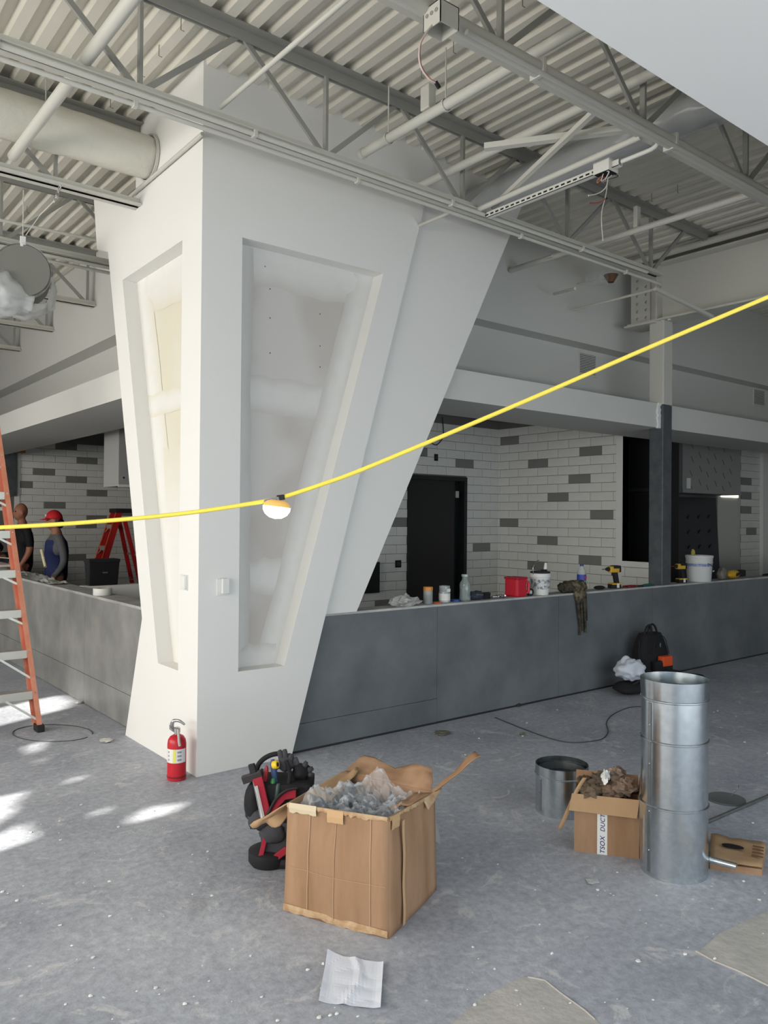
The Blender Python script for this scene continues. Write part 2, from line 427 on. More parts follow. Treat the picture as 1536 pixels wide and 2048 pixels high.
A = MB(); A.prism([(3.08, .955), (3.514, .955), (5.125, 4.078), (5.395, 4.60), (4.13, 4.60)], 1, 4.692, 5.3); A.build('second_tier', M_WHITE, pil)
# taped joints on the bare boards: thin feathered bands of compound
MUDN = [0]
def mud(points_a, points_b, plane, d, name='joint_compound_band'):
    """band between two wavy edges; plane 'v' (u,z) or 'u' (v,z)"""
    n = 26; g = []; MUDN[0] += 1; lift = .0003 * MUDN[0]
    for i in range(n + 1):
        t = i / n
        a = lerp((*points_a[0], 0), (*points_a[1], 0), t); b = lerp((*points_b[0], 0), (*points_b[1], 0), t)
        ja = noise.noise(Vector((t * 7, d * 50, a.y))) * .022; jb = noise.noise(Vector((t * 8 + 9, d * 31, b.y))) * .022
        row = []
        for s in (-.35, 0, .3, .7, 1, 1.35):
            p = a + (b - a) * s; j = ja if s < .2 else (jb if s > .8 else 0)
            off = lift + (.0006 if .2 < s < .8 else (.0003 if 0 <= s <= 1 else 0))
            row.append((p.x + (j if abs(a.x - b.x) > abs(a.y - b.y) else 0), d - off, p.y + (j if abs(a.x - b.x) <= abs(a.y - b.y) else 0)) if plane == 'v'
                       else (d - off, p.x + (j if abs(a.x - b.x) > abs(a.y - b.y) else 0), p.y + (j if abs(a.x - b.x) <= abs(a.y - b.y) else 0)))
        g.append(row)
    o = MB().sheet(g).build(name, M_MUD if plane == 'v' else M_MUDY, pil, smooth=True, fix=False)
    at = o.data.attributes.new('feather', 'FLOAT', 'POINT')
    at.data.foreach_set('value', [v_ for _ in g for v_ in (0, .7, 1, 1, .7, 0)])
    return o
RB = V0 + RD
za = PY(580, 775, RB).z; zb = PY(580, 818, RB).z
mud([(2.51, zb), (3.35, zb)], [(2.51, za), (3.45, za)], 'v', RB)
za = PY(560, 1132, RB).z; zb = PY(560, 1172, RB).z
mud([(2.51, zb), (3.05, zb)], [(2.51, za), (3.1, za)], 'v', RB)
mud([(2.513, 3.30), (3.70, 3.30)], [(2.513, 3.49), (3.72, 3.49)], 'v', RB)
mud([(2.75, .63), (3.56, 3.48)], [(2.90, .63), (3.74, 3.48)], 'v', RB)
mud([(2.50, .63), (2.50, 3.48)], [(2.62, .63), (2.62, 3.48)], 'v', RB)
mud([(2.50, .63), (2.87, .63)], [(2.50, .74), (2.87, .74)], 'v', RB)
LB = U0 + RD - .004
mud([(4.93, 3.25), (6.05, 3.25)], [(4.93, 3.5), (6.05, 3.5)], 'u', LB)
mud([(5.06, .63), (5.84, 3.5)], [(5.30, .63), (6.06, 3.5)], 'u', LB)
mud([(4.93, .63), (5.27, .63)], [(4.93, 1.75), (5.58, 1.75)], 'u', LB)
zz = PX(330, 805, LB).z
mud([(4.93, zz - .05), (5.9, zz - .05)], [(4.93, zz + .05), (5.9, zz + .05)], 'u', LB)
for x, y in [(540, 578), (540, 636), (540, 706), (640, 628), (640, 692), (640, 734), (530, 533), (330, 560), (345, 535)]:
    p = PY(x, y, RB) if x > 400 else PX(x, y, LB)
    ax_ = (0, 1, 0) if x > 400 else (1, 0, 0)
    MB().lathe([(.0001, -.0016), (.005, -.0016), (.005, .001)], p, 8, ax_).build('screw_head', mat('screw_dark', (90, 88, 84), .5), pil)

# ---- slate clad half-height counters
def counter(name, label): return struct(empty(name), label)
cr_ = counter('wall_counter_right', 'half-height counter wall clad in dark slate panels, tools along its top')
MB().prism([(2.87, 0), (14.9, 0), (14.9, .938), (3.10, .938)], 1, 4.722, 4.87).build('core', M_CEMENT, cr_)
MB().box((3.10, 4.704, .938), (14.9, 4.885, .955)).build('cap', mat('counter_cap', (198, 198, 194), .7, rgb2=(170, 170, 166), scale=6), cr_)
seams = [2.45, PY(874, 1300, 4.70).x]
while seams[-1] < 13: seams.append(seams[-1] + 1.524)
KZ = PY(740, 1422, 4.70).z
for i in range(len(seams) - 1):
    a, b = seams[i] + .0015, seams[i + 1] - .0015
    if i == 0:
        MB().prism([(2.92, KZ + .002), (b, KZ + .002), (b, .938), (3.09, .938)], 1, 4.70, 4.722).build('panel', M_SLATE, cr_)
        MB().box((2.89, 4.698, .012), (b, 4.722, KZ - .001)).build('kick_panel', M_SLATE, cr_)
    else:
        MB().box((a, 4.70, .012), (b, 4.722, .938)).build('panel', M_SLATE, cr_)
MB().box((2.9, 4.694, 0), (14.9, 4.722, .014)).build('base_channel', mat('dark_channel', (40, 42, 46), .5), cr_)
cl_ = counter('wall_counter_left', 'half-height counter wall clad in slate panels coloured as strongly lit, beside the ladder')
MB().box((2.332, 5.5, 0), (2.50, 15.5, .94)).build('core', M_CEMENT, cl_)
MB().box((2.314, 5.5, .94), (2.515, 15.5, .962)).build('cap', M_CEMENT, cl_)
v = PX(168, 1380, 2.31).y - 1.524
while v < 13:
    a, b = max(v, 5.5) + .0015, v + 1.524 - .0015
    MB().box((2.31, a, .262), (2.332, b, .94)).build('panel', M_SLATE_LIT, cl_)
    MB().box((2.308, a, .006), (2.332, b, .259)).build('kick_panel', M_SLATE_LIT, cl_)
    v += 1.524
pw = struct(MB().box((2.516, 7.745, 0), (3.3, 7.86, .965)).build('wall_pony', M_WHITE), 'low white cross wall inside the kitchen')

# ---- brick-format tiled kitchen walls (every tile a piece)
def tile_wall(name, label, ax, c, sgn, rows, zt0, pitch, h, e_even, e_odd, lo, hi, dark, zfun, core, skip=None, skipz=None):
    """ax: normal axis (0 or 1); sgn: side the face looks at; tiles between lo..hi along the other axis"""
    w = struct(core, label)
    meshes = {}
    def tile(a, b, z0, z1, m):
        key = (round(b - a, 3), round(z1 - z0, 3), m.name)
        if key not in meshes:
            t = MB(); l, hh = b - a, z1 - z0; d = .006; e = .003
            # pillowed face: outer edge set back, raised field
            f0 = [(0, 0), (l, 0), (l, hh), (0, hh)]; f1 = [(e, e), (l - e, e), (l - e, hh - e), (e, hh - e)]
            def P(q, n_): return (n_, q[0], q[1]) if ax == 0 else (q[0], n_, q[1])
            t.add([P(q, 0) for q in f0] + [P(q, sgn * (d - .002)) for q in f0] + [P(q, sgn * d) for q in f1],
                  [(0, 1, 5, 4), (1, 2, 6, 5), (2, 3, 7, 6), (3, 0, 4, 7), (4, 5, 9, 8), (5, 6, 10, 9), (6, 7, 11, 10), (7, 4, 8, 11), (8, 9, 10, 11)])
            o = t.build('tile', m); me = o.data; bpy.data.objects.remove(o); meshes[key] = me
        o = bpy.data.objects.new('tile', meshes[key]); COL.objects.link(o)
        o.location = (c, a, z0) if ax == 0 else (a, c, z0); put(o, w)
    g = .005
    for k in rows:
        zt = zt0 + h * k; z1 = zt - g / 2; z0 = zt - h + g / 2
        e = e_even if k % 2 == 0 else e_odd
        a = e - pitch * math.ceil((e - lo) / pitch)
        while a < hi:
            x0, x1 = max(a + g / 2, lo), min(a + pitch - g / 2, hi)
            zz0, zz1 = z0, z1
            if skip:
                for (s0, s1, sz0, sz1) in skip:
                    if z1 > sz0 + .02 and z0 < sz1 - .02:
                        if x0 >= s0 and x1 <= s1: x1 = x0
                        elif x0 < s0 < x1 <= s1: x1 = s0
                        elif s0 <= x0 < s1 < x1: x0 = s1
            if x1 - x0 > .02 and zz1 - zz0 > .02:
                mid = (a + a + pitch) / 2
                isd = any(k == dk and abs(mid - dm) < pitch * .45 for dk, dm in dark)
                tile(x0, x1, zz0, zz1, M_TILEG if isd else M_TILEW)
            a += pitch
    return w
UR, VBK = 8.30, 7.758
core = MB().prism([(5.70, 0), (VBK + .1, 0), (VBK + .1, 3.1), (5.70, 3.1)], 0, UR, UR + .12).build('wall_kitchen_return', M_GROUT)
dk = [(0, 7.03), (1, 6.185), (3, 6.86), (5, 7.537), (6, 6.02), (8, 6.70), (10, 6.36), (12, 7.04), (13, 6.187), (15, 7.54)]
tile_wall('', 'white brick-format tile wall with scattered grey tiles, at a right angle beside the dark door', 0, UR, -1, range(-8, 17), 1.078, .3425, .115, 7.20, 7.03, 5.79, VBK, dk, None, core)
MB().box((UR - .008, 5.70, 0), (UR + .12, 5.789, 2.9)).build('jamb', M_WHITE, core)
# low sill wall with its pass-through opening
core2 = MB().box((UR, 5.14, 0), (UR + .12, 5.70, 1.15)).build('wall_pass_sill', M_GROUT)
tile_wall('', 'low tiled sill under the black pass-through beside the steel column', 0, UR, -1, range(-8, 1), 1.078, .3425, .115, 7.20 - .17, 7.03 - .17, 5.14, 5.70, [], None, core2)
MB().box((UR - .012, 5.14, 1.082), (UR + .12, 5.70, 1.15)).build('sill', M_WHITE, core2)
# black equipment seen through the pass
bk = empty('black_cabinet', (9.0, 5.4, 0), 'tall black equipment panel seen through the pass-through beside the steel column', 'cabinet')
MB().box((9.0, 5.52, 0), (9.25, 6.25, 2.95)).build('body', M_BLACK, bk)
MB().box((8.985, 5.56, 1.0), (9.0, 6.0, 2.0)).build('door', mat('black_glossy', (30, 30, 31), .3), bk)
MB().box((8.98, 5.53, 2.02), (9.0, 6.2, 2.06)).build('rail', mat('black_rail', (40, 40, 42), .4), bk)

DU0, DU1, DZ = 6.605, 7.67, 2.212
core = MB().prism([(3.2, 0), (DU0, 0), (DU0, DZ), (DU1, DZ), (DU1, 0), (UR, 0), (UR, 3.1), (3.2, 3.1)], 1, VBK, VBK + .12).build('wall_kitchen_back', M_GROUT)
tile_wall('', 'white brick-format tile wall around the dark door', 1, VBK, -1, range(-8, 17), 1.078, .3425, .115, 7.46, 7.63, 4.6, UR - .007, [(12, 7.63), (5, 6.435), (2, 7.97), (-4, 6.25), (13, 6.9), (-8, 5.6), (9, 6.0)], None, core,
          skip=[(DU0, DU1, -1, DZ)])
dr = struct(empty('door_1', (7.1, VBK, 0)), 'dark steel door in a black frame')
fr = MB().prism([(DU0, 0), (DU1, 0), (DU1, DZ), (DU0, DZ)], 1, VBK - .02, VBK + .12, [[(DU0 + .055, .01), (DU1 - .055, .01), (DU1 - .055, DZ - .055), (DU0 + .055, DZ - .055)]]).build('door_frame', M_DKFRAME, dr)
MB().box((DU0 + .055, VBK + .03, 0), (7.48, VBK + .075, DZ - .055)).build('door_leaf', M_DOOR, dr)
MB().box((7.48, VBK + .1, 0), (DU1 - .055, VBK + .12, DZ - .055)).build('reveal', M_DKFRAME, dr)
MB().box((7.48, VBK + .01, 1.93), (7.54, VBK + .06, 2.02)).build('closer', M_CHROME, dr)
MB().box((5.6, VBK - .05, .72), (6.126, VBK - .012, 1.10)).build('wall_panel', M_BLACK, core)
for a, b in ((on(1, VBK, 789.6, 1120.6), on(1, VBK, 801.2, 1134.7)), (on(1, VBK, 867.7, 907.9), on(1, VBK, 874.8, 922))):
    o = empty('outlet_box', (a.x, VBK, b.z), 'black recessed outlet box %s the dark door' % ('low beside' if a.z < 1.5 else 'high above'), 'outlet')
    MB().box((a.x, VBK - .014, b.z), (b.x, VBK - .006, a.z)).build('plate', M_BLACK, o, bevel=.002)
    MB().box((a.x + .02, VBK - .018, b.z + .025), (b.x - .02, VBK - .014, a.z - .025)).build('socket', mat('dark_grey_plastic', (52, 52, 52), .4), o)
    if a.z > 1.5:
        c0 = Vector((a.x - .02, VBK - .03, 2.9))
        MB().tube(smoothpath([(a.x + .12, VBK - .03, 3.0), (a.x + .14, VBK - .03, 2.75), (a.x + .02, VBK - .03, 2.62), (a.x - .1, VBK - .03, 2.66)]), .006, 6).build('wire', M_BLACK, o)

# far tiled wall behind the two workers
VL = 13.8; s_ = VL / 14.6
core = MB().box((1.2, VL, 0), (8.0, VL + .1, 3.1)).build('wall_kitchen_far', M_GROUT)
zf = lambda z: 1.65 + (z - 1.65) * s_
hh = .1105
zt0 = zf(2.467)
dkf = [(0, 4.042), (4, 4.418), (2, 4.788), (-1, 4.6), (-3, 4.966), (-5, 4.228), (3, 5.25), (1, 5.25), (-2, 3.665), (-7, 4.966), (-8, 4.77), (-13, 4.6), (-15, 4.8), (-6, 5.5), (-9, 3.6), (-11, 4.05), (-5, 3.3)]
dkf = [(k, u * s_) for k, u in dkf]
tile_wall('', 'white brick-format tile wall with grey tiles behind the two workers', 1, VL, -1, range(-17, 5), zt0, .372 * s_, hh, 3.855 * s_, 4.041 * s_, 3.44, 5.8, dkf, None, core)
MB().box((3.36, VL - .02, 0), (3.44, VL + .02, 3.0)).build('corner_bead', M_WHITE, core)
MB().box((1.6, VL - .10, 1.95), (3.36, VL - .02, 2.75)).build('steel_panel', M_GALVD, core)
MB().box((3.34, VL - .03, zf(2.72)), (3.52, VL - .021, zf(2.83))).build('tape_scrap', mat('orange_tape', (196, 120, 60), .6), core)

# kitchen wall past the column: tile strip, white corner bead
VK = 6.3
core = MB().box((8.42, VK, 0), (14.9, VK + .1, 3.1)).build('wall_kitchen_side', M_GROUT)
ua, ub = PY(1481, 1000, VK).x, PY(1519, 1000, VK).x
tile_wall('', 'narrow strip of white and grey tile beyond the steel hood', 1, VK, -1, range(-6, 16), 1.078, .3425, .115, ua - .16, ua + .01, ua, ub, [(k, ua + q) for k, q in ((11, .2), (9, .27), (7, .2), (4, .27), (3, -.1), (13, -.1))], None, core)
uc = PY(1530, 1000, VK).x
MB().box((ub, VK - .06, 0), (uc, VK + .02, 3.0)).build('corner_bead', M_WHITE, core)
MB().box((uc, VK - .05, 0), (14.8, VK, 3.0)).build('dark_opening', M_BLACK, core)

# ---- painted steel column and girder
SC = PY(1325, 1120, 4.712)
w_ = .17
colm = struct(empty('column', (SC.x + w_ / 2, SC.y + w_ / 2, 0)), 'square steel column standing in the slate counter, dark grey below and light above'); colm['category'] = 'column'
CZ = PY(1325, 808, SC.y).z
MB().box((SC.x, SC.y, .0), (SC.x + w_, SC.y + w_, CZ)).build('lower_shaft', M_COLG, colm, bevel=.012)
MB().box((SC.x - .003, SC.y - .003, CZ), (SC.x + w_ + .003, SC.y + w_ + .003, 3.79)).build('upper_shaft', M_STEELP, colm, bevel=.012)
tb = MB()
for i in range(9):
    z = 2.63 + i * .03
    tb.box((SC.x - .05 + R.uniform(-.008, .012), SC.y + .035 - R.uniform(0, .01), z), (SC.x + .004, SC.y + .06, z + .031))
tb.build('torn_drywall', mat('torn_drywall', (226, 226, 224), .85, bump=.4, bscale=40), colm)
gd = struct(empty('beam', (7.67, 4.9, 3.79)), 'deep painted steel girder bearing on the column'); gd['category'] = 'beam'
GU = 7.68; g0, g1 = -3.5, 5.14
MB().box((GU - .007, g0, 3.80), (GU + .007, g1, 4.39)).build('web', M_STEELP, gd)
MB().box((GU - .13, g0, 4.385), (GU + .13, g1, 4.405)).build('top_flange', M_STEELP, gd)
MB().box((GU - .13, g0, 3.785), (GU + .13, g1, 3.805)).build('bottom_flange', M_STEELP, gd)
MB().box((GU - .12, SC.y + .07, 3.805), (GU - .007, SC.y + .085, 4.385)).build('stiffener', M_STEELP, gd)
pl = MB(); hs = []
for i in range(6):
    for j in range(2):
        cy, cz = g1 - .10 + j * .11 - .07, 3.87 + i * .085
        hs.append([(cy + .017 * math.cos(a), cz + .017 * math.sin(a)) for a in [2 * math.pi * q / 8 for q in range(8)]])
pl.prism([(g1 - .22, 3.80), (g1 + .02, 3.80), (g1 + .02, 4.38), (g1 - .22, 4.38)], 0, GU - .03, GU - .008, hs)
pl.build('connection_plate', M_STEELP, gd)
for dy in (-.04, .04):
    MB().lathe([(.0001, -.02), (.018, -.02), (.018, .012)], (GU - .09, SC.y - .02 + dy, 3.785), 6).build('bolt', M_STEELP, gd)
MB().box((GU - .16, g1 - .35, 3.765), (GU + .16, g1 + .02, 3.785)).build('bearing_plate', M_STEELP, gd)
# ================================================================== ROOF STEEL, PIPES, DUCTS
JB, JT = 3.93, 4.53
def angle_pair(mb, u0, u1, v, z, leg, up, gap=.022, th=.008):
    for s in (-1, 1):
        a = v + s * gap / 2
        if up:   # legs on the bottom, vertical leg rising
            mb.box((u0, min(a, a + s * leg), z), (u1, max(a, a + s * leg), z + th)); mb.box((u0, min(a, a + s * th), z), (u1, max(a, a + s * th), z + leg))
        else:
            mb.box((u0, min(a, a + s * leg), z - th), (u1, max(a, a + s * leg), z)); mb.box((u0, min(a, a + s * th), z - leg), (u1, max(a, a + s * th), z))
def joist(v, u0, u1, label, group='painted steel bar joists', ub=None):
    j = empty('bar_joist', (u0, v, JB), label, 'joist', group)
    mb = MB(); angle_pair(mb, u0, u1, v, JT, .07, False); mb.build('top_chord', M_JOIST_SHADE, j)
    mb = MB(); angle_pair(mb, u0, ub or u1, v, JB, .058, True); mb.build('bottom_chord', M_STEELP, j)
    k = 1.63
    while k - 1.219 > u0 - .3: k -= 1.219
    while k < u1:
        zb, zt = JB + .045, JT - .05
        if u0 < k < (ub or u1):
            MB().bar((k, v, zb), (k, v, zt), .034, .02, (1, 0, 0)).build('vertical_web', M_JOIST_SHADE, j)
            if k + .61 < u1: MB().bar((k + .03, v, zb), (k + .585, v, zt), .018, .032).build('diagonal_web', M_JOIST_SHADE, j)
            if k - .61 > u0: MB().bar((k - .03, v, zb), (k - .585, v, zt), .018, .032).build('diagonal_web', M_JOIST_SHADE, j)
        k += 1.219
    return j
joist(4.18, -.8, 7.55, 'long bar joist crossing in front of the pillar, thin conduits strapped beneath it', ub=6.62)
joist(2.67, -.8, 7.55, 'bar joist with a thick pipe and the open junction box beneath it', ub=6.9)
joist(5.70, -.8, 2.222, 'bar joist ending at the pillar side beneath the insulated duct')
joist(7.22, -.8, 2.925, 'bar joist with conduit bundle, passing behind the wrapped duct to the upper wall')
for v, nth in ((8.74, 'first'), (10.26, 'second'), (11.78, 'third')):
    joist(v, -.8, 2.925, nth + ' bar joist past the wrapped duct, dying into the upper wall', 'far bar joists at the upper wall')

def pipe(name, pts, r, label, cat, m=M_STEELP, group=None, seg=10, straps=()):
    if not straps:
        o = MB().tube(pts, r, seg).build(name, m, smooth='auto'); return tag(o, label, cat, group)
    e = empty(name, pts[0], label, cat, group)
    MB().tube(pts, r, seg).build('tube', m, e, smooth='auto')
    for p in straps:
        MB().box((p[0] - .012, p[1] - r - .006, p[2] - r - .004), (p[0] + .012, p[1] + r + .006, p[2] + r + .005)).build('strap', M_STEELP, e, bevel=.003)
    return e
# conduits under the joist that passes the pillar
pipe('conduit', [(-.8, 4.115, 3.905), (6.35, 4.115, 3.905)], .016, 'straight conduit strapped directly under the joist by the pillar', 'conduit', straps=[(u, 4.115, 3.905) for u in (.9, 2.3, 3.9, 5.4)])
pts = [Vector((-.8, 4.17, 3.868)), Vector((6.5, 4.17, 3.868))] + arc((6.745, 4.17, 3.865), (6.6, 4.17, 3.866), (6.75, 4.33, 3.862)) + [Vector((6.76, 5.26, 3.86))]
pipe('conduit', pts, .0135, 'conduit under the pillar joist whose end hooks round near the column', 'conduit', straps=[(u, 4.17, 3.868) for u in (1.6, 3.1, 4.7, 6.1)])
pipe('conduit', [(4.05, 4.3, 3.93), (4.05, 5.1, 3.93)], .012, 'short conduit stub passing into the pillar step below the joist', 'conduit')
a, b = PY(1045, 532, 5.2), PY(1105, 512, 4.75)
pipe('conduit', [a, b], .014, 'short conduit stub with a dark end beneath the conduit bundle, near the reveal ledge', 'conduit')
a, b = PY(1108, 588, 5.2), PY(1150, 577, 4.8)
pipe('conduit', [a, b], .014, 'lower short conduit stub with a dark end, beside the hooked conduit', 'conduit')
# thick pipe and thin conduit under the nearer joist
pipe('roof_pipe', [(-.8, 2.60, 3.895), (7.5, 2.60, 3.895)], .040, 'thick painted pipe hung along the nearer joist', 'pipe', seg=16, straps=[(u, 2.60, 3.895) for u in (1.5, 3.05, 4.25, 5.6)])
pipe('conduit', [(2.5, 2.55, 3.845), (7.5, 2.55, 3.845)], .012, 'thin conduit running below the thick pipe', 'conduit')
# pipes crossing the joists
pipe('bridging_pipe', [(2.09, .9, 4.004), (2.09, 4.14, 4.004)], .0135, 'slim bridging pipe ending on the joist in front of the pillar corner', 'pipe')
e = empty('sprinkler_pipe', (3.26, 4.33, 4.15), 'thick capped pipe end hanging in front of the pillar on a wire hanger', 'pipe')
MB().tube([(3.26, 1.6, 4.15), (3.26, 4.33, 4.15)], .032, 14).build('tube', M_STEELP, e, smooth='auto')
MB().lathe([(.0001, 0), (.036, 0), (.036, .03), (.0001, .03)], (3.26, 4.31, 4.15), 14, (0, 1, 0)).build('end_cap', M_STEELP, e, smooth='auto')
for vv in (4.05, 3.5):
    MB().tube([(3.26, vv, 4.17), (3.26, vv, 4.5)], .005, 6).build('hanger_rod', M_STEELP, e)
    MB().lathe([(.036, -.01), (.038, -.01), (.038, .01), (.036, .01)], (3.26, vv, 4.15), 14, (0, 1, 0)).build('hanger_ring', M_STEELP, e)
MB().box((3.23, 3.62, 4.18), (3.29, 3.70, 4.33)).build('clamp', M_STEELP, e, bevel=.008)
pipe('roof_pipe', [(3.99, 1.6, 4.2), (3.99, 4.6, 4.2)], .030, 'painted pipe crossing both joists above the slotted strut', 'pipe', seg=14)
e = empty('roof_pipe', (5.83, 1.6, 4.1), 'painted pipe on a clamp hanger near the girder', 'pipe')
MB().tube([(5.83, 1.6, 4.1), (5.83, 5.3, 4.1)], .026, 14).build('tube', M_STEELP, e, smooth='auto')
MB().box((5.80, 3.86, 4.12), (5.86, 3.90, 4.3)).build('hanger', M_STEELP, e, bevel=.01)
pipe('roof_pipe', [(1.335, .6, 3.985), (1.335, 5.62, 4.02)], .034, 'thick bridging pipe crossing under the joists beside the insulated duct', 'pipe', seg=14)
pipe('roof_pipe', [(7.50, -3, 4.46), (7.50, 5.2, 4.46)], .035, 'pipe along the top of the girder', 'pipe', seg=12)
a, b = PY(1310, 578, 4.18), PX(1425, 634, 7.55)
tag(MB().bar(a, b, .03, .03).build('brace_rod', M_STEELP), 'slim diagonal brace from the joist end down to the girder', 'brace')
a, b = PX(250, 402, 2.205), PX(405, 268, 2.205)
pipe('conduit', [a, b], .014, 'slim conduit climbing diagonally across the pillar side', 'conduit')
pts = smoothpath([PX(187, 445, 2.7), PX(172, 458, 2.7), PX(168, 468, 2.7), PX(180, 477, 2.7), PX(200, 479, 2.7)])
pipe('conduit', pts, .014, 'looped conduit end behind the pillar side', 'conduit')
pipe('conduit', [PY(0, 440, 7.0), PY(200, 482, 7.0)], .014, 'thin straight conduit above the wrapped duct', 'conduit')
for dz, dv_ in ((-.03, .0), (-.065, .04)):
    pipe('conduit', [(-.8, 7.17 + dv_, JB + dz), (2.92, 7.17 + dv_, JB + dz)], .015, ('upper' if dv_ == 0 else 'lower') + ' conduit of the pair under the joist behind the wrapped duct', 'conduit', group='conduits under the far joist')
# framing of slotted strut between the two joists, with its box and loose wires
e = empty('strut_channel', (4.25, 3.05, 3.88), 'slotted strut channel spanning between two joists with an open box at its end', 'strut')
mb = MB(); mb.box((4.23, 2.95, 3.875), (4.272, 4.09, 3.879)); mb.box((4.23, 2.95, 3.875), (4.233, 4.09, 3.915)); mb.box((4.269, 2.95, 3.875), (4.272, 4.09, 3.915))
mb.build('channel', mat('strut_white', (214, 213, 206), .45), e)
for i in range(20):
    MB().box((4.2285, 3.12 + i * .05, 3.889), (4.2305, 3.15 + i * .05, 3.9)).build('slot', M_BLACK, e)
mb = MB(); mb.box((4.20, 3.0, 3.86), (4.3, 3.12, 3.935)); mb.build('open_box', mat('box_white', (216, 215, 208), .5), e, bevel=.003)
MB().box((4.206, 3.006, 3.856), (4.294, 3.114, 3.861)).build('box_mouth', M_BLACK, e)
for i, (dx, dy, c) in enumerate([(.02, .02, (150, 70, 50)), (-.02, .0, (200, 200, 198)), (.03, -.03, (60, 60, 60)), (.0, .03, (170, 120, 90)), (-.03, -.03, (210, 205, 200))]):
    b0 = Vector((4.25 + dx, 3.06 + dy, 3.86))
    MB().tube(smoothpath([b0, b0 + Vector((dx * .6, dy, -.02)), b0 + Vector((-dx, .03, -.035)), b0 + Vector((-dx * 1.4, -.01, -.015))]), .0035, 6).build('wire_curl', mat('wire_%d' % i, c, .5), e)
b0 = Vector((4.25, 3.04, 3.86)); 
MB().tube(smoothpath([b0, PY(1212, 388, 3.04), PY(1203, 430, 3.06), PY(1206, 482, 3.06)]), .0035, 6).build('loose_wire', mat('wire_grey', (170, 168, 160), .5), e)
MB().tube(smoothpath([b0, PY(1213, 372, 3.04), PY(1198, 386, 3.06), PY(1177, 391, 3.06)]), .0035, 6).build('loose_wire', mat('wire_white', (206, 204, 198), .5), e)
MB().tube(smoothpath([PY(1211, 397, 3.04), PY(1198, 405, 3.06), PY(1178, 406, 3.06)]), .003, 6).build('loose_wire', mat('wire_red', (150, 66, 52), .5), e)
pts = [Vector((4.25, 2.94, 3.90)), Vector((4.25, 2.80, 3.90))] + arc((4.25, 2.66, 3.90), (4.25, 2.76, 3.90), (4.16, 2.63, 3.91)) + [Vector((3.9, 2.62, 3.92))]
pipe('conduit', pts, .014, 'white conduit elbow leaving the open strut box', 'conduit', m=mat('strut_white', (214, 213, 206), .45))
pipe('conduit', [(4.18, 4.12, 3.935), (4.12, 2.72, 3.935)], .020, 'white pipe parallel to the slotted strut', 'pipe')
tag(MB().bar((4.30, 4.09, 3.972), (3.72, 2.745, 3.972), .032, .03).build('brace_bar', M_STEELP), 'long diagonal brace between the joists, beside the slotted strut', 'brace')
tag(MB().bar((3.62, 3.52, 4.01), (4.15, 2.745, 4.01), .05, .036).build('brace_bar', M_STEELP), 'short wide brace meeting the thick pipe above the slotted strut', 'brace')
# open junction box with a dangling wire
e = empty('junction_box', (2.34, 2.56, 3.84), 'open square metal junction box with a dangling wire under the nearer joist', 'box')
c0, s = Vector((2.34, 2.545, 3.83)), .055
mb = MB()
mb.box((c0.x - s, c0.y - s, c0.z - .05), (c0.x + s, c0.y - s + .004, c0.z + .05)); mb.box((c0.x - s, c0.y + s - .004, c0.z - .05), (c0.x + s, c0.y + s, c0.z + .05))
mb.box((c0.x - s, c0.y - s, c0.z - .05), (c0.x - s + .004, c0.y + s, c0.z + .05)); mb.box((c0.x + s - .004, c0.y - s, c0.z - .05), (c0.x + s, c0.y + s, c0.z + .05))
mb.box((c0.x - s, c0.y - s, c0.z + .046), (c0.x + s, c0.y + s, c0.z + .05))
mb.build('body', M_STEELP, e)
for dy in (-.03, 0, .03):
    MB().lathe([(.0001, 0), (.009, 0), (.009, .002)], (c0.x - s - .001, c0.y + dy, c0.z + .01), 10, (-1, 0, 0)).build('knockout', mat('knockout_grey', (150, 150, 145), .5), e)
w0 = c0 + Vector((0, 0, .03)); D_ = 2.545
pts = smoothpath([w0, PY(846, 75, D_), PY(838, 105, D_), PY(842, 135, D_), PY(858, 158, D_), PY(872, 166, D_)])
MB().tube(pts, .004, 6).build('wire', mat('wire_pinkwhite', (206, 190, 184), .5), e)
MB().tube([p + Vector((.005, 0, .004)) for p in pts[6:]], .003, 6).build('wire', mat('wire_red', (150, 66, 52), .5), e)
q = PY(875, 168, D_)
MB().bar(q - Vector((.012, 0, -.006)), q + Vector((.012, 0, -.014)), .012, .014).build('connector', M_BLACK, e)
# small hanger wires poking out of the deck
for x, y in [(318, 112), (362, 60), (284, 152), (907, 105), (843, 155), (1045, 12), (1205, 235), (1355, 385), (1303, 402), (221, 215), (54, 425)]:
    p = G(x, y, DECK - .06)
    tag(MB().tube([p + Vector((0, 0, .07)), p, p + Vector((.02, 0, -.0))], .0025, 5).build('hanger_wire', mat('wire_dark', (110, 108, 100), .5)), 'short cut-off hanger wire poking from the roof deck', 'wire', 'hanger wires in the deck')

# ---- ducts
def crumple_tube(p0, p1, r, amp, n=28, seg=36, freq=5.0, seed=0, caps=True, rfun=None):
    p0, p1 = Vector(p0), Vector(p1); t = (p1 - p0).normalized(); a = t.orthogonal().normalized(); b = t.cross(a); mb = MB(); g = []
    for i in range(n + 1):
        s = i / n; c = p0 + (p1 - p0) * s; row = []
        rr = r * (rfun(s) if rfun else 1)
        for k in range(seg + 1):
            an = 2 * math.pi * (k % seg) / seg; d = a * math.cos(an) + b * math.sin(an)
            q = noise.noise((c * freq + d * 1.7) + Vector((seed, 0, 0))) + .6 * noise.noise((c * freq * 2.7 + d * 4) + Vector((0, seed, 0)))
            row.append(c + d * rr * (1 + amp * q))
        g.append(row)
    mb.sheet(g)
    if caps:
        for row in (g[0], g[-1]):
            o = len(mb.v); mb.v += [tuple(p) for p in row[:-1]]; mb.face(list(range(o, o + seg)))
    return mb
M_WRAP = mat('duct_insulation', (200, 198, 186), .6, bump=.5, bscale=9)
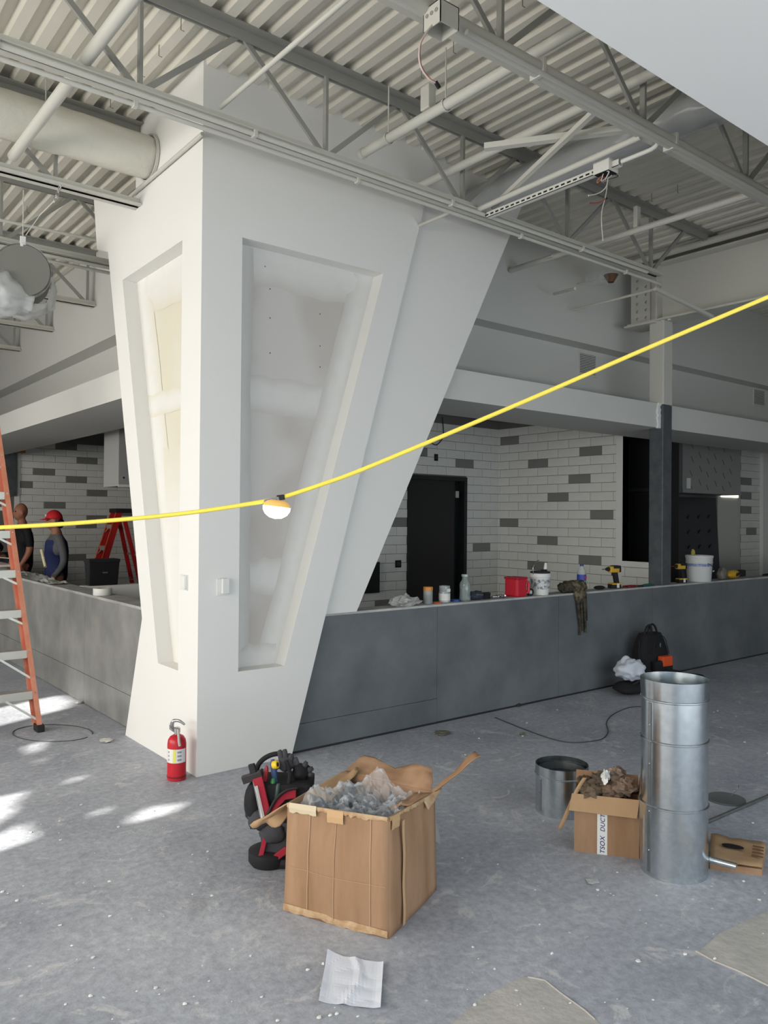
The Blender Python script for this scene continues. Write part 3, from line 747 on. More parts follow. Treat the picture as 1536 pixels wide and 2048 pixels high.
e = empty('insulated_duct', (.5, 5.5, 4.22), 'fat insulated round duct running into the pillar side', 'duct')
crumple_tube((-.8, 5.48, 4.215), (2.224, 5.48, 4.215), .15, .05, n=60, freq=4).build('jacket', M_WRAP, e, smooth=True)
MB().lathe([(.152, 0), (.165, 0), (.165, .02), (.152, .02)], (2.2, 5.48, 4.215), 32, (1, 0, 0)).build('collar', M_STEELP, e, smooth='auto')
for u in (.4, 1.5):
    MB().tube([(u, 5.48, 4.37), (u, 5.48, 4.54)], .004, 6).build('hanger_strap', M_STEELP, e)
# duct end wrapped in sheeting on the left
c = PY(45, 540, 6.5)
e = empty('wrapped_duct', c, 'grey duct end wrapped in clear plastic sheeting hanging beside the upper wall', 'duct')
MB().lathe([(.0001, 0), (.195, 0), (.205, .03), (.2, .42)], c, 36, (.25, .95, .05)).build('duct', mat('wrapped_grey', (118, 118, 112), .6), e, smooth='auto')
ax = Vector((.25, .95, .05)).normalized()
crumple_tube(c + ax * .06 + Vector((0, 0, -.05)), c + ax * .40 + Vector((0, 0, -.09)), .235, .16, n=26, freq=6, seed=3, caps=False).build('sheeting', M_PLASTM, e, smooth=True)
crumple_tube(c - ax * .012, c + ax * .1, .205, .03, n=4, freq=8, seed=5, caps=False).build('sheeting_lip', M_PLASTM, e, smooth=True)
q = PY(22, 588, 6.56)
crumple_tube(q + Vector((-.25, .05, .02)), q + Vector((.16, .02, -.03)), .15, .3, n=24, freq=7, seed=13, rfun=lambda t: .55 + .6 * math.sin(math.pi * min(1, t + .15))).build('sagging_sheet', M_PLASTM, e, smooth=True)
MB().tube([c + Vector((.0, 0, .19)), c + Vector((0, 0, .62))], .004, 6).build('hanger_wire', M_STEELP, e)
MB().box((c.x - .02, c.y - .01, c.z + .18), (c.x + .02, c.y + .01, c.z + .26)).build('clip', M_LABELW, e, bevel=.004)
k = PY(115, 385, 5.55)
e = empty('chain', k, 'short bright chain with a hook dangling from the joist by the pillar side', 'chain')
q = PY(108, 402, 5.55)
for i in range(7):
    p = lerp(Vector((PY(121, 374, 5.66).x, 5.66, 3.922)), q, i / 6)
    d = Vector((0, 0, 1)) if i % 2 else Vector((1, 0, 0))
    MB().tube([p + (Vector((math.cos(t) * .008, 0, math.sin(t) * .014)) if i % 2 else Vector((0, math.cos(t) * .008, math.sin(t) * .014))) for t in [2 * math.pi * s / 10 for s in range(11)]], .003, 6).build('link', M_CHROME, e, smooth=True)
MB().tube([q, PY(80, 430, 5.7), PY(52, 470, 6.3)], .003, 6).build('cable', M_STEELP, e)
# sheeted ducts on the right behind the joists
e = empty('wrapped_duct', (4.68, 4.66, 4.27), 'long dim duct bagged in plastic, threading through the joist webs towards the pillar', 'duct')
crumple_tube((4.68, 1.62, 4.27), (4.68, 4.67, 4.27), .12, .05, n=50, freq=5, seed=9).build('duct', mat('bagged_grey', (128, 127, 121), .5, bump=.5, bscale=12), e, smooth=True)
crumple_tube((4.68, 1.62, 4.26), (4.68, 4.67, 4.26), .135, .1, n=70, freq=7, seed=2, caps=False).build('sheeting', M_PLAST, e, smooth=True)
# little cone lamp in a clear sleeve by the column head
c = PY(1222, 556, 4.9)
e = empty('cone_lamp', c, 'small brown cone lamp in a clear sleeve near the column head', 'lamp')
MB().lathe([(.03, -.045), (.075, .03), (.07, .03), (.027, -.04)], c, 18, (0, 0, 1)).build('cone', mat('cone_brown', (104, 74, 52), .5), e, smooth='auto')
MB().tube([PY(1208, 556, 4.9), PY(1180, 560, 4.95)], .07, 18, cap=False).build('sleeve', mat('sleeve_clear', (220, 224, 226), .1, alpha=.12), e, smooth='auto')
MB().tube([c + Vector((0, 0, .0)), c + Vector((.0, .428, .03))], .008, 6).build('arm', M_STEELP, e)
# wall vents
for (a, b), lab in (((PY(1158, 706, 5.53), PY(1190, 752, 5.53)), 'louvred wall vent between the pillar and the steel column'), ((PY(1507, 778, 5.53), PY(1528, 812, 5.53)), 'louvred wall vent beyond the steel column')):
    e = empty('wall_vent', (a.x, 5.53, b.z), lab, 'vent', 'wall vents')
    MB().prism([(a.x - .02, b.z - .02), (b.x + .02, b.z - .02), (b.x + .02, a.z + .02), (a.x - .02, a.z + .02)], 1, 5.518, 5.529, [[(a.x, b.z), (b.x, b.z), (b.x, a.z), (a.x, a.z)]]).build('frame', M_WALLP, e)
    MB().box((a.x, 5.526, b.z), (b.x, 5.529, a.z)).build('backing', mat('vent_dark', (62, 62, 60), .8), e)
    n = 12
    for i in range(n):
        z = b.z + (a.z - b.z) * (i + .5) / n
        MB().bar((a.x, 5.521, z), (b.x, 5.521, z), .012, .004, (0, .6, .8)).build('slat', M_WALLP, e)
# ================================================================== THINGS ON THE FLOOR
YAW = math.atan2(CAMM[1, 0], CAMM[0, 0])          # local +X = across the picture, local +Y = away
def root(name, loc, label, cat, group=None, yaw=YAW, tilt=None):
    o = empty(name, loc, label, cat, group); o.rotation_euler = (0, 0, yaw) if tilt is None else tilt; return o
def part(mb, name, m, r, **k):
    o = mb.build(name, m, None, **k); o.parent = r; return o
def dep(p): return float(np.dot(CAMM[:, 2], np.array(p) - EYE))
def sc_(p): return dep(p) / FPX                    # metres per photo pixel at p

# ---- fire extinguisher
c = G(353, 1558)
e = root('fire_extinguisher', c, 'small red fire extinguisher with a white label standing against the pillar', 'extinguisher')
r = .058
part(MB().lathe([(.0001, 0), (r - .006, 0), (r, .006), (r, .225), (r * .93, .25), (r * .7, .27), (.02, .281), (.0001, .281)], seg=32), 'cylinder', M_RED, e, smooth='auto')
part(MB().lathe([(r + .0015, .018), (r + .0015, .03)], seg=32), 'base_band', mat('dark_red', (120, 22, 32), .5), e, smooth=True)
lab = MB(); g = []
for i in range(19):
    an = math.radians(180 + 12 + i * 156 / 18); g.append([(math.cos(an) * (r + .001), math.sin(an) * (r + .001), z) for z in (.115, .2)])
part(lab.sheet(g), 'label', M_LABELW, e, smooth=True)
lab = MB(); g = []
for i in range(5):
    an = math.radians(262 + i * 16 / 4); g.append([(math.cos(an) * (r + .0016), math.sin(an) * (r + .0016), z) for z in (.117, .198)])
part(lab.sheet(g), 'label_stripe', mat('label_yellow', (226, 220, 96), .5), e, smooth=True)
for j in range(3):
    for an0, w in ((225, 12), (288, 26)):
        lab = MB(); g = []
        for i in range(4):
            an = math.radians(an0 + i * w / 3); g.append([(math.cos(an) * (r + .0016), math.sin(an) * (r + .0016), z) for z in (.128 + j * .024, .14 + j * .024)])
        part(lab.sheet(g), 'label_print', mat('print_grey', (150, 152, 160), .6), e)
part(MB().lathe([(.016, .281), (.016, .295), (.021, .295), (.021, .32), (.014, .326), (.0001, .326)], seg=16), 'valve', M_CHROME, e, smooth='auto')
part(MB().tube(smoothpath([(-.018, 0, .31), (-.03, -.005, .335), (-.02, -.01, .365), (.015, -.012, .368), (.052, -.014, .345)]), [.006, .007, .008, .009, .01, .011, .012, .012, .012, .012, .012, .012, .012, .012, .011, .01, .01, .01, .01, .01, .009, .008, .008, .007, .006], 8), 'lever', M_CHROME, e, smooth=True)
part(MB().tube([(-.016, -.004, .30), (-.04, -.006, .315), (-.042, -.006, .345), (-.034, -.006, .35)], .006, 8), 'carry_handle', M_CHROME, e, smooth=True)
part(MB().tube(smoothpath([(.012, -.02, .315), (.022, -.045, .29), (.03, -.062, .25), (.036, -.066, .225)]), .0085, 8), 'nozzle', mat('nozzle_grey', (176, 170, 164), .5), e, smooth=True)

# ---- switch plates on the pillar
for fr_, a, b, lab in ((1, (433, 1158), (455, 1190), 'white light switch with raised side cover on the pillar front face'), (0, (362, 1148), (376, 1182), 'white light switch on the pillar side face')):
    if fr_:
        p, q = PY(*a, V0), PY(*b, V0); e = empty('light_switch', (p.x, V0, q.z), lab, 'switch')
        MB().box((p.x, V0 - .010, q.z), (q.x, V0, p.z)).build('plate', M_LABELW, e, bevel=.002)
        MB().box((p.x + .028, V0 - .034, q.z + .012), (q.x - .002, V0 - .010, p.z + .004)).build('cover', M_LABELW, e, bevel=.004)
    else:
        p, q = PX(*a, U0), PX(*b, U0); e = empty('light_switch', (U0, q.y, q.z), lab, 'switch')
        MB().box((U0 - .008, q.y, q.z), (U0, p.y, p.z)).build('plate', M_LABELW, e, bevel=.002)
        MB().box((U0 - .026, q.y + .004, q.z + .01), (U0 - .008, q.y + .05, p.z - .005)).build('cover', M_LABELW, e, bevel=.004)

# ---- crumpled paper sheet
cs = [G(655, 1909), G(767, 1929), G(761, 2021), G(637, 2007)]
n = 20; g = []
for i in range(n + 1):
    row = []
    for j in range(n + 1):
        s, t = i / n, j / n
        p = (cs[0] * (1 - s) + cs[1] * s) * (1 - t) + (cs[3] * (1 - s) + cs[2] * s) * t
        z = .004 + .005 * abs(noise.noise(Vector((s * 3.1, t * 3.3, 1)))) + .006 * max(0, 1 - abs(s - .5 - .12 * math.sin(t * 4)) * 9)
        z += .014 * max(0, (1 - s) * (1 - t) - .72) * 3 + .010 * max(0, s - .88) * 6 + .012 * max(0, .12 - s) * 4
        p = p + Vector((0, 0, z)); row.append(p)
    g.append(row)
o = MB().sheet(g).build('paper_sheet', M_PAPER, smooth=False, solid=.0006)
tag(o, 'crumpled white paper sheet lying on the concrete in front of the large carton', 'paper')

# ---- large battered carton
FLb, Fb, Rb = G(569, 1820), G(777, 1878), G(872, 1779); Bb = FLb + Rb - Fb
H = [.447, .470, .432, .45]
bot = [FLb, Fb, Rb, Bb]
inn = (FLb + Rb) / 2
top = [bot[i] + Vector((0, 0, H[i])) + (inn - bot[i]) * .035 for i in range(4)]
bx = empty('carton', inn, 'large battered brown cardboard carton with torn open flaps and a plastic bag inside', 'box')
def wall_sheet(a, b, c, d, bulge, nrm, seed, n=14):   # a-b bottom, d-c top
    g = []
    for i in range(n + 1):
        row = []
        for j in range(n + 1):
            s, t = i / n, j / n; p = lerp(lerp(a, b, s), lerp(d, c, s), t)
            edge = min(1, 6 * min(s, 1 - s)) * (min(1, 6 * t))
            q = bulge * math.sin(math.pi * s) * math.sin(math.pi * min(t + .15, 1)) + edge * .006 * noise.noise(Vector((s * 4, t * 4, seed)))
            row.append(p + nrm * q)
        g.append(row)
    return g
names = [(0, 1, 'front_panel', .014), (1, 2, 'side_panel', .012), (2, 3, 'back_panel', .0), (3, 0, 'far_panel', .0)]
for i, j, nm, bu in names:
    d = (bot[j] - bot[i]).normalized(); nr = Vector((d.y, -d.x, 0))
    MB().sheet(wall_sheet(bot[i], bot[j], top[j], top[i], bu, nr, i * 3.3)).build(nm, M_CARD, bx, smooth=True, solid=.006)
MB().add([p + Vector((0, 0, .004)) for p in bot], [(0, 1, 2, 3)]).build('bottom_panel', M_CARD, bx, solid=.006)
def strip(pts_, w, off, nrm, name, m, parent, jag=.004, seed=0):
    g = []; n = len(pts_)
    for k, p in enumerate(pts_):
        j = jag * noise.noise(Vector((k * 1.7, seed, 0))) * 2
        g.append([p + nrm * off + Vector((0, 0, -w + j)), p + nrm * off * 1.2 + Vector((0, 0, -w * .5)), p + nrm * off + Vector((0, 0, .004))])
    return MB().sheet(g).build(name, m, parent, solid=.0012)
def edgepts(i, j, n=22): return [lerp(top[i], top[j], k / n) for k in range(n + 1)]
nF = Vector((((Fb - FLb).normalized()).y, -((Fb - FLb).normalized()).x, 0)); nS = Vector((((Rb - Fb).normalized()).y, -((Rb - Fb).normalized()).x, 0))
strip(edgepts(0, 1, 40), .014, .009, nF, 'torn_edge', M_CARDE, bx, jag=.009, seed=1)
strip(edgepts(1, 2, 40), .012, .008, nS, 'torn_edge', M_CARDE, bx, jag=.010, seed=5)
strip([lerp(bot[0], bot[1], k / 16) + Vector((0, 0, .03)) for k in range(17)], .026, .010, nF, 'bottom_edge_wear', M_CARDE, bx, jag=.009, seed=9)
strip([lerp(top[0], top[1], .42 + k * .023) + Vector((0, 0, -.002)) for k in range(8)], .048, .012, nF, 'tape', M_TAPE, bx, jag=.001)
strip([lerp(top[0], top[1], .03 + k * .04) + Vector((0, 0, .004)) for k in range(8)], .035, .013, nF, 'tape', mat('tape_light', (206, 190, 160), .35), bx, jag=.006, seed=3)
strip([lerp(top[1], top[2], .02 + k * .03) + Vector((0, 0, .0)) for k in range(6)], .05, .011, nS, 'tape', M_TAPE, bx, jag=.002)
def vstrip(a0, s, w, i, j, nrm, name, m):
    g = []
    for k in range(15):
        t = .02 + k / 14 * .93; p = lerp(lerp(bot[i], bot[j], s), lerp(top[i], top[j], s), t); d = (bot[j] - bot[i]).normalized()
        bulge = .02
        g.append([p - d * w / 2 + nrm * bulge, p + d * w / 2 + nrm * bulge])
    return MB().sheet(g).build(name, m, bx, solid=.001)
# creased corner seam
d = (Fb - FLb).normalized()
for s, w in ((.22, .02),):
    g = [[lerp(lerp(bot[1], bot[2], s), lerp(top[1], top[2], s), .03 + k / 12 * .9) + nS * (.019 + .002 * math.sin(k)) + (Rb - Fb).normalized() * q for q in (-w / 2, w / 2)] for k in range(13)]
    MB().sheet(g).build('corner_tape', M_TAPE, bx, solid=.001)
for sA, wA in ((.24, .0022), (.50, .0016), (.84, .0022)):
    g = [[lerp(lerp(bot[0], bot[1], sA), lerp(top[0], top[1], sA), t) + nF * (.0055 + .014 * math.sin(math.pi * sA) * math.sin(math.pi * min(t + .15, 1)) + .006 * min(1, 6 * t) * noise.noise(Vector((sA * 4, t * 4, 0)))) + d * q for q in (-wA, wA)] for t in [.04 + .94 * k / 20 for k in range(21)]]
    MB().sheet(g).build('crease', mat('crease_card', (174, 141, 112), .85), bx, solid=.001)
for tA in (.42,):
    g = [[lerp(lerp(bot[0], bot[1], sA), lerp(top[0], top[1], sA), tA + .004 * math.sin(9 * sA) + q) + nF * (.0055 + .014 * math.sin(math.pi * sA) * math.sin(math.pi * min(tA + .15, 1)) + .006 * min(1, 6 * sA, 6 - 6 * sA) * noise.noise(Vector((sA * 4, tA * 4, 0)))) for q in (-.0022, .0022)] for sA in [.02 + .96 * k / 24 for k in range(25)]]
    MB().sheet(g).build('crease', mat('crease_card', (174, 141, 112), .85), bx, solid=.001)
def flap(pts, name, m=M_CARD, n=8, wav=.01, seed=0):
    a, b, c, d = [Vector(p) for p in pts]; g = []
    for i in range(n + 1):
        row = []
        for j in range(n + 1):
            s, t = i / n, j / n; p = lerp(lerp(a, b, s), lerp(d, c, s), t)
            row.append(p + Vector((noise.noise(Vector((s * 3, t * 3, seed))), noise.noise(Vector((s * 3, t * 3, seed + 7))), noise.noise(Vector((s * 3, t * 3, seed + 3))))) * wav * t)
        g.append(row)
    return MB().sheet(g).build(name, m, bx, smooth=True, solid=.005)
B_, R_, FL_, F_ = top[3], top[2], top[0], top[1]
flap([lerp(B_, R_, .02), lerp(B_, R_, .97), on(1, 2.66, 866, 1538), on(1, 3.10, 718, 1517)], 'standing_flap', M_CARD, wav=.03, seed=2)
flap([lerp(B_, R_, .97), R_, on(1, 2.40, 960, 1512), on(1, 2.50, 950, 1503)], 'torn_flap', M_CARD, wav=.02, seed=4)
flap([lerp(FL_, B_, .0), lerp(FL_, B_, .4), on(0, 1.78, 560, 1652), on(0, 1.70, 500, 1650)], 'hanging_flap', M_CARDL, wav=.02, seed=8)
flap([lerp(FL_, B_, .35), lerp(FL_, B_, .98), lerp(FL_, B_, .9) + Vector((.10, -.03, .02)), lerp(FL_, B_, .35) + Vector((.10, -.04, -.07))], 'inner_flap', M_CARDL, wav=.02, seed=6)
flap([lerp(F_, R_, .5), lerp(F_, R_, .95), lerp(F_, R_, .9) + Vector((-.02, .08, -.01)), lerp(F_, R_, .45) + Vector((-.03, .09, -.03))], 'inner_flap', M_CARD, wav=.02, seed=12)
flap([lerp(F_, R_, .72), lerp(F_, R_, 1.0), lerp(F_, R_, 1.02) + Vector((.03, -.01, .01)), lerp(F_, R_, .7) + Vector((.02, -.02, -.045))], 'torn_lip', M_CARDE, wav=.01, seed=15)
# clear bag of hardware inside the carton
bg_ = empty('plastic_bag', inn + Vector((0, 0, .3)), 'clear crumpled plastic bag of grey hardware inside the large carton', 'bag')
cc = (F_ + B_) / 2
mb = MB(); g = []
n = 34
ex = (Rb - Fb); ey = (FLb - Fb)
for i in range(n + 1):
    row = []
    for j in range(n + 1):
        s, t = .07 + .86 * i / n, .07 + .86 * j / n
        p = Fb + ex * s + ey * t
        z = .40 + .025 * noise.noise(Vector((s * 5, t * 5, 0))) + .055 * abs(noise.noise(Vector((s * 11, t * 11, 4)))) + .02 * abs(noise.noise(Vector((s * 24, t * 24, 2))))
        z += .085 * math.exp(-((s - .30) ** 2 + (t - .86) ** 2) / .016) + .085 * math.exp(-((s - .86) ** 2 + (t - .55) ** 2) / .02) + .04 * math.exp(-((s - .6) ** 2 + (t - .75) ** 2) / .03)
        row.append((p.x, p.y, z))
    g.append(row)
mb.sheet(g).build('film', mat('bag_film', (232, 238, 244), .08, alpha=.24, spec=1.0), bg_, smooth=False)
mb = MB()
for i in range(260):
    s, t = R.uniform(.1, .9), R.uniform(.1, .9); p = Fb + ex * s + ey * t; p.z = .375 + R.uniform(-.03, .035)
    d = Vector((R.uniform(-1, 1), R.uniform(-1, 1), R.uniform(-.5, .5))).normalized()
    mb.bar(p - d * R.uniform(.01, .028), p + d * R.uniform(.01, .028), .012, R.uniform(.004, .012))
o = mb.build('hardware', [mat('hardware_grey', (70, 76, 84), .35, .4)], bg_); o['kind'] = 'stuff'
MB().add([Fb + ex * .04 + ey * .04 + Vector((0, 0, .33)), Fb + ex * .96 + ey * .04 + Vector((0, 0, .33)), Fb + ex * .96 + ey * .96 + Vector((0, 0, .33)), Fb + ex * .04 + ey * .96 + Vector((0, 0, .33))], [(0, 1, 2, 3)]).build('lower_film', mat('hardware_bed', (138, 144, 152), .5), bg_)
# thin clear strip sticking out behind the carton
p0 = G(868, 1700)
g = [[p0 + Vector((.02 + .05 * i / 8 + .012 * noise.noise(Vector((i * .9, j * .7, 2))), .06 * j / 4 + .02, .0 + .17 * (1 - i / 8) + .003)) for j in range(5)] for i in range(9)]
tag(MB().sheet(g).build('plastic_scrap', M_PLASTM, smooth=True), 'loose clear plastic strip behind the large carton', 'plastic')

# ---- small carton with printed tape
f0, f1 = G(1148, 1702), G(1278, 1718); dx_ = (f1 - f0); wdt = dx_.length; dx_ = dx_.normalized(); dy_ = Vector((-dx_.y, dx_.x, 0)); hgt, dpt = .285, .17
sb = empty('carton', (f0 + f1) / 2, 'small brown cardboard carton with white printed tape, full of paper scraps', 'box')
sb.location = f0; sb.rotation_euler = (0, 0, math.atan2(dx_.y, dx_.x))
def P_(m, nm, mt, **k): return part(m, nm, mt, sb, **k)
th = .004
P_(MB().box((0, 0, 0), (wdt, th, hgt)), 'front_panel', M_CARD); P_(MB().box((0, dpt - th, 0), (wdt, dpt, hgt)), 'back_panel', M_CARD)
P_(MB().box((0, th, 0), (th, dpt - th, hgt)), 'side_panel', M_CARD); P_(MB().box((wdt - th, th, 0), (wdt, dpt - th, hgt)), 'side_panel', M_CARD)
P_(MB().box((th, th, 0), (wdt - th, dpt - th, .004)), 'bottom_panel', M_CARD)
P_(MB().add([(-.012, 0, hgt), (wdt + .0, 0, hgt), (wdt - .012, -.045, hgt - .075), (-.025, -.045, hgt - .07)], [(0, 1, 2, 3)]), 'front_flap', M_CARDL, solid=.004)
P_(MB().add([(wdt, .01, hgt), (wdt, dpt, hgt), (wdt + .012, dpt - .02, hgt + .09), (wdt + .01, .02, hgt + .085)], [(0, 1, 2, 3)]), 'side_flap', M_CARD, solid=.004)
P_(MB().add([(0, dpt, hgt), (wdt, dpt, hgt), (wdt, dpt + .03, hgt + .06), (0, dpt + .03, hgt + .06)], [(0, 1, 2, 3)]), 'back_flap', M_CARD, solid=.004)
tx0 = wdt * .36; tw = wdt * .155
tp = P_(MB().box((tx0, -.0014, .0), (tx0 + tw, -.0002, hgt * .93)), 'printed_tape', M_LABELW)
ink = mat('ink_blue', (44, 48, 104), .6)
def text_mesh(txt, size, loc, rot, parent, name, m, shear=.2, depth=.0004):
    cu = bpy.data.curves.new(name, 'FONT'); cu.body = txt; cu.size = size; cu.shear = shear; cu.extrude = depth; cu.space_character = 1.08; cu.offset = size * .012
    to = bpy.data.objects.new(name, cu); COL.objects.link(to)
    dg = bpy.context.evaluated_depsgraph_get(); me = bpy.data.meshes.new_from_object(to.evaluated_get(dg))
    bpy.data.objects.remove(to); o = bpy.data.objects.new(name, me); COL.objects.link(o); me.materials.clear(); me.materials.append(m)
    o.location = loc; o.rotation_euler = rot; o.parent = parent; return o
ROTV = (math.radians(90), math.radians(-90), 0)
text_mesh('TSOX', tw * .66, (tx0 + tw * .75, -.0018, .004), ROTV, tp, 'lettering', ink)
text_mesh('DUCTS', tw * .62, (tx0 + tw * .75, -.0018, .112), ROTV, tp, 'lettering', ink)
# paper and insulation scraps
inside = Matrix.LocRotScale(sb.location, sb.rotation_euler, None)
for i, (x, y, z, rr, col) in enumerate([(.08, .06, .29, .07, (122, 104, 86)), (.19, .08, .30, .075, (134, 112, 94)), (.24, .05, .33, .06, (146, 122, 104)), (.13, .1, .335, .06, (112, 96, 82)), (.05, .1, .315, .05, (92, 76, 58)), (.2, .11, .37, .05, (150, 130, 114))]):
    p = inside @ Vector((x, y, z))
    tag(MB().blob(p, (rr, rr * .8, rr * .62), 18, 12, .32, 3.2, seed=i + 1).build('paper_scrap', mat('kraft_scrap_%d' % i, col, .9, rgb2=tuple(int(v * .72) for v in col), scale=22)), 'crumpled brown paper scrap heaped in the small carton', 'paper', 'brown scraps in the small carton')
p = inside @ Vector((.15, .045, .375))
tag(MB().blob(p, (.03, .02, .03), 10, 7, .4, 2.5, seed=9).build('paper_scrap', M_LABELW), 'small white scrap on top of the brown paper in the small carton', 'paper')
a, b = inside @ Vector((.05, .03, .36)), inside @ Vector((-.07, -.05, .13))
tag(MB().sheet([[lerp(a, b, t) + Vector((.010 * s, -.006 * s, .012 * math.sin(t * 5))) for s in (-1, 0, 1)] for t in [k / 12 for k in range(13)]]).build('paper_strip', M_CARDL, smooth=True, solid=.002), 'long curling strip of brown paper hanging out of the small carton', 'paper')
p = inside @ Vector((.27, .07, .30))
tag(MB().bar(p, p + Vector((.06, -.02, -.008)), .035, .02).build('black_knife', M_RUBBER, bevel=.004), 'black knife grip lying on scraps in the small carton', 'tool')

# ---- galvanised duct pieces
def duct_piece(name, c, r, sections, label, crimp_top, crimp_h=.05, seg=48, flare=1.0):
    e = empty(name, c, label, 'duct'); z = 0; n = len(sections)
    for i, h in enumerate(sections):
        rr = r * (1 - .006 * i)
        pr = [(rr, z), (rr, z + h - .012), (rr + .0055, z + h - .008), (rr + .0055, z + h - .003), (rr, z + h)]
        mb = MB().lathe(pr, c, seg)
        mb.lathe([(rr - .002, z), (rr - .002, z + h)], c, seg)
        mb.build('section', M_GALV, e, smooth='auto', fix=False); z += h
    if crimp_top:
        mb = MB(); g = []; S = 150
        for k in range(S + 1):
            an = 2 * math.pi * (k % S) / S; w = .0016 * (1 if k % 2 else -1)
            g.append([Vector((c.x + math.cos(an) * q, c.y + math.sin(an) * q, zz)) for q, zz in ((rr, z), (rr + .0005 + w, z + .008), (rr * flare + w, z + crimp_h))])
        mb.sheet(g).build('crimped_collar', M_GALV, e, smooth=True)
        MB().lathe([(r - .012, z - .02), (r - .013, z + crimp_h * .4)], c, seg).build('inner_lining', M_GALVD, e, smooth=True)
    d = Vector((-.97, .25, 0)).normalized()
    q = c + d * (r + .001)
    MB().bar(q + Vector((0, 0, .02)), q + Vector((0, 0, z - .02)), .016, .003, d).build('seam', M_GALVD, e)
    for zz in (.12, .3, .52, .7):
        if zz < z: MB().lathe([(.0001, .003), (.005, .003), (.006, 0)], q + d * .002 + Vector((0, 0, zz)), 8, d).build('rivet', M_CHROME, e)
    return e
c = (G(1283, 1740) + G(1411, 1740)) / 2
duct_piece('duct_section', Vector((c.x, c.y, 0)), .1515, [.33, .30, .19], 'tall shiny galvanised round duct standing upright on the floor', True, .085, flare=1.03)
q = G(1135, 1640); away = Vector(CAMM[:, 2].tolist()); away.z = 0; away.normalize()
c = q + away * .146
duct_piece('duct_section', Vector((c.x, c.y, 0)), .146, [.215], 'short open galvanised duct ring standing behind the small carton', True, .05, flare=1.0)

# ---- flat carton, pipe offcut, rods and lid by the tall duct
cp = [G(1422, 1683), G(1532, 1703), G(1524, 1752), G(1420, 1738)]
e = empty('flat_carton', cp[0], 'squashed flat cardboard carton with an oval hole beside the tall duct', 'box')
mb = MB(); mb.hexa([cp[3], cp[2], cp[1], cp[0]] + [p + Vector((0, 0, .03)) for p in (cp[3], cp[2], cp[1], cp[0])]); mb.build('body', M_CARD, e)
g = [p + Vector((0, 0, .034)) for p in cp]
MB().sheet([[lerp(lerp(g[0], g[1], s), lerp(g[3], g[2], s), t) + Vector((0, 0, .010 * noise.noise(Vector((s * 4, t * 4, 0))) + .006)) for s in [k / 10 for k in range(11)]] for t in [k / 6 for k in range(7)]]).build('lid', M_CARDL, e, smooth=True, solid=.004)
h_ = lerp(lerp(g[0], g[1], .42), lerp(g[3], g[2], .42), .45); ex2 = (cp[1] - cp[0]).normalized(); ey2 = (cp[3] - cp[0]).normalized()
MB().add([h_ + ex2 * .05 * math.cos(a) + ey2 * .026 * math.sin(a) + Vector((0, 0, .018)) for a in [2 * math.pi * k / 16 for k in range(16)]], [tuple(range(16))]).build('hole', M_BLACK, e, solid=.003)
for k in range(4):
    q = lerp(lerp(g[0], g[1], .78), lerp(g[3], g[2], .78), .3 + k * .13)
    MB().bar(q + Vector((0, 0, .018)), q + ex2 * .05 + Vector((0, 0, .018)), .012, .002, (0, 0, 1)).build('print_mark', mat('carton_print', (104, 74, 46), .8), e)
a, b = G(1416, 1718, .065), G(1473, 1733, .065)
e = empty('pipe_offcut', a, 'short galvanised pipe offcut lying on the flat carton', 'pipe')
MB().tube([a, b], .015, 16).build('tube', M_GALV, e, smooth='auto')
MB().lathe([(.015, 0), (.018, .002), (.018, .012), (.015, .014)], a, 16, (b - a)).build('coupling', M_GALVD, e, smooth='auto')
a, b = G(1414, 1648), G(1560, 1585)
tag(MB().tube([a + Vector((0, 0, .010)), b + Vector((0, 0, .010))], .010, 10).build('steel_rod', M_GALVD, smooth='auto'), 'long steel conduit lying on the floor behind the tall duct', 'pipe')
c = G(1452, 1600)
e = empty('steel_disc', c, 'round grey steel disc lying on the floor behind the tall duct', 'disc')
MB().lathe([(.0001, .004), (.085, .004), (.1, .012), (.108, .012), (.108, .0), (.1, .0)], c, 32).build('disc', mat('dull_lid', (120, 124, 126), .5, .5), e, smooth='auto')
MB().tube(smoothpath([c + Vector((.06, 0, .012)), c + Vector((.10, -.02, .05)), c + Vector((.09, -.03, .08))]), .002, 6).build('wire_tab', M_CHROME, e)

# ---- cords and wire loops
pts = [G(*p) + Vector((0, 0, .004)) for p in ((1290, 1414), (1258, 1416), (1226, 1430), (1213, 1446), (1216, 1464), (1206, 1478), (1180, 1484), (1140, 1486), (1100, 1478), (1050, 1460), (1020, 1448), (990, 1436))]
tag(MB().tube(smoothpath(pts), .0045, 6).build('power_cord', mat('cord_dark', (70, 72, 76), .6)), 'thin dark cord snaking over the floor from behind the tall duct', 'cord')
c = [G(105 + 80 * math.cos(t), 1467 + 17 * math.sin(t)) + Vector((0, 0, .003)) for t in [2 * math.pi * k / 40 * .94 + .5 for k in range(41)]]
tag(MB().tube(c, .003, 6).build('wire_loop', mat('cord_dark', (70, 72, 76), .6)), 'thin dark wire loop on the floor round the ladder foot', 'wire')

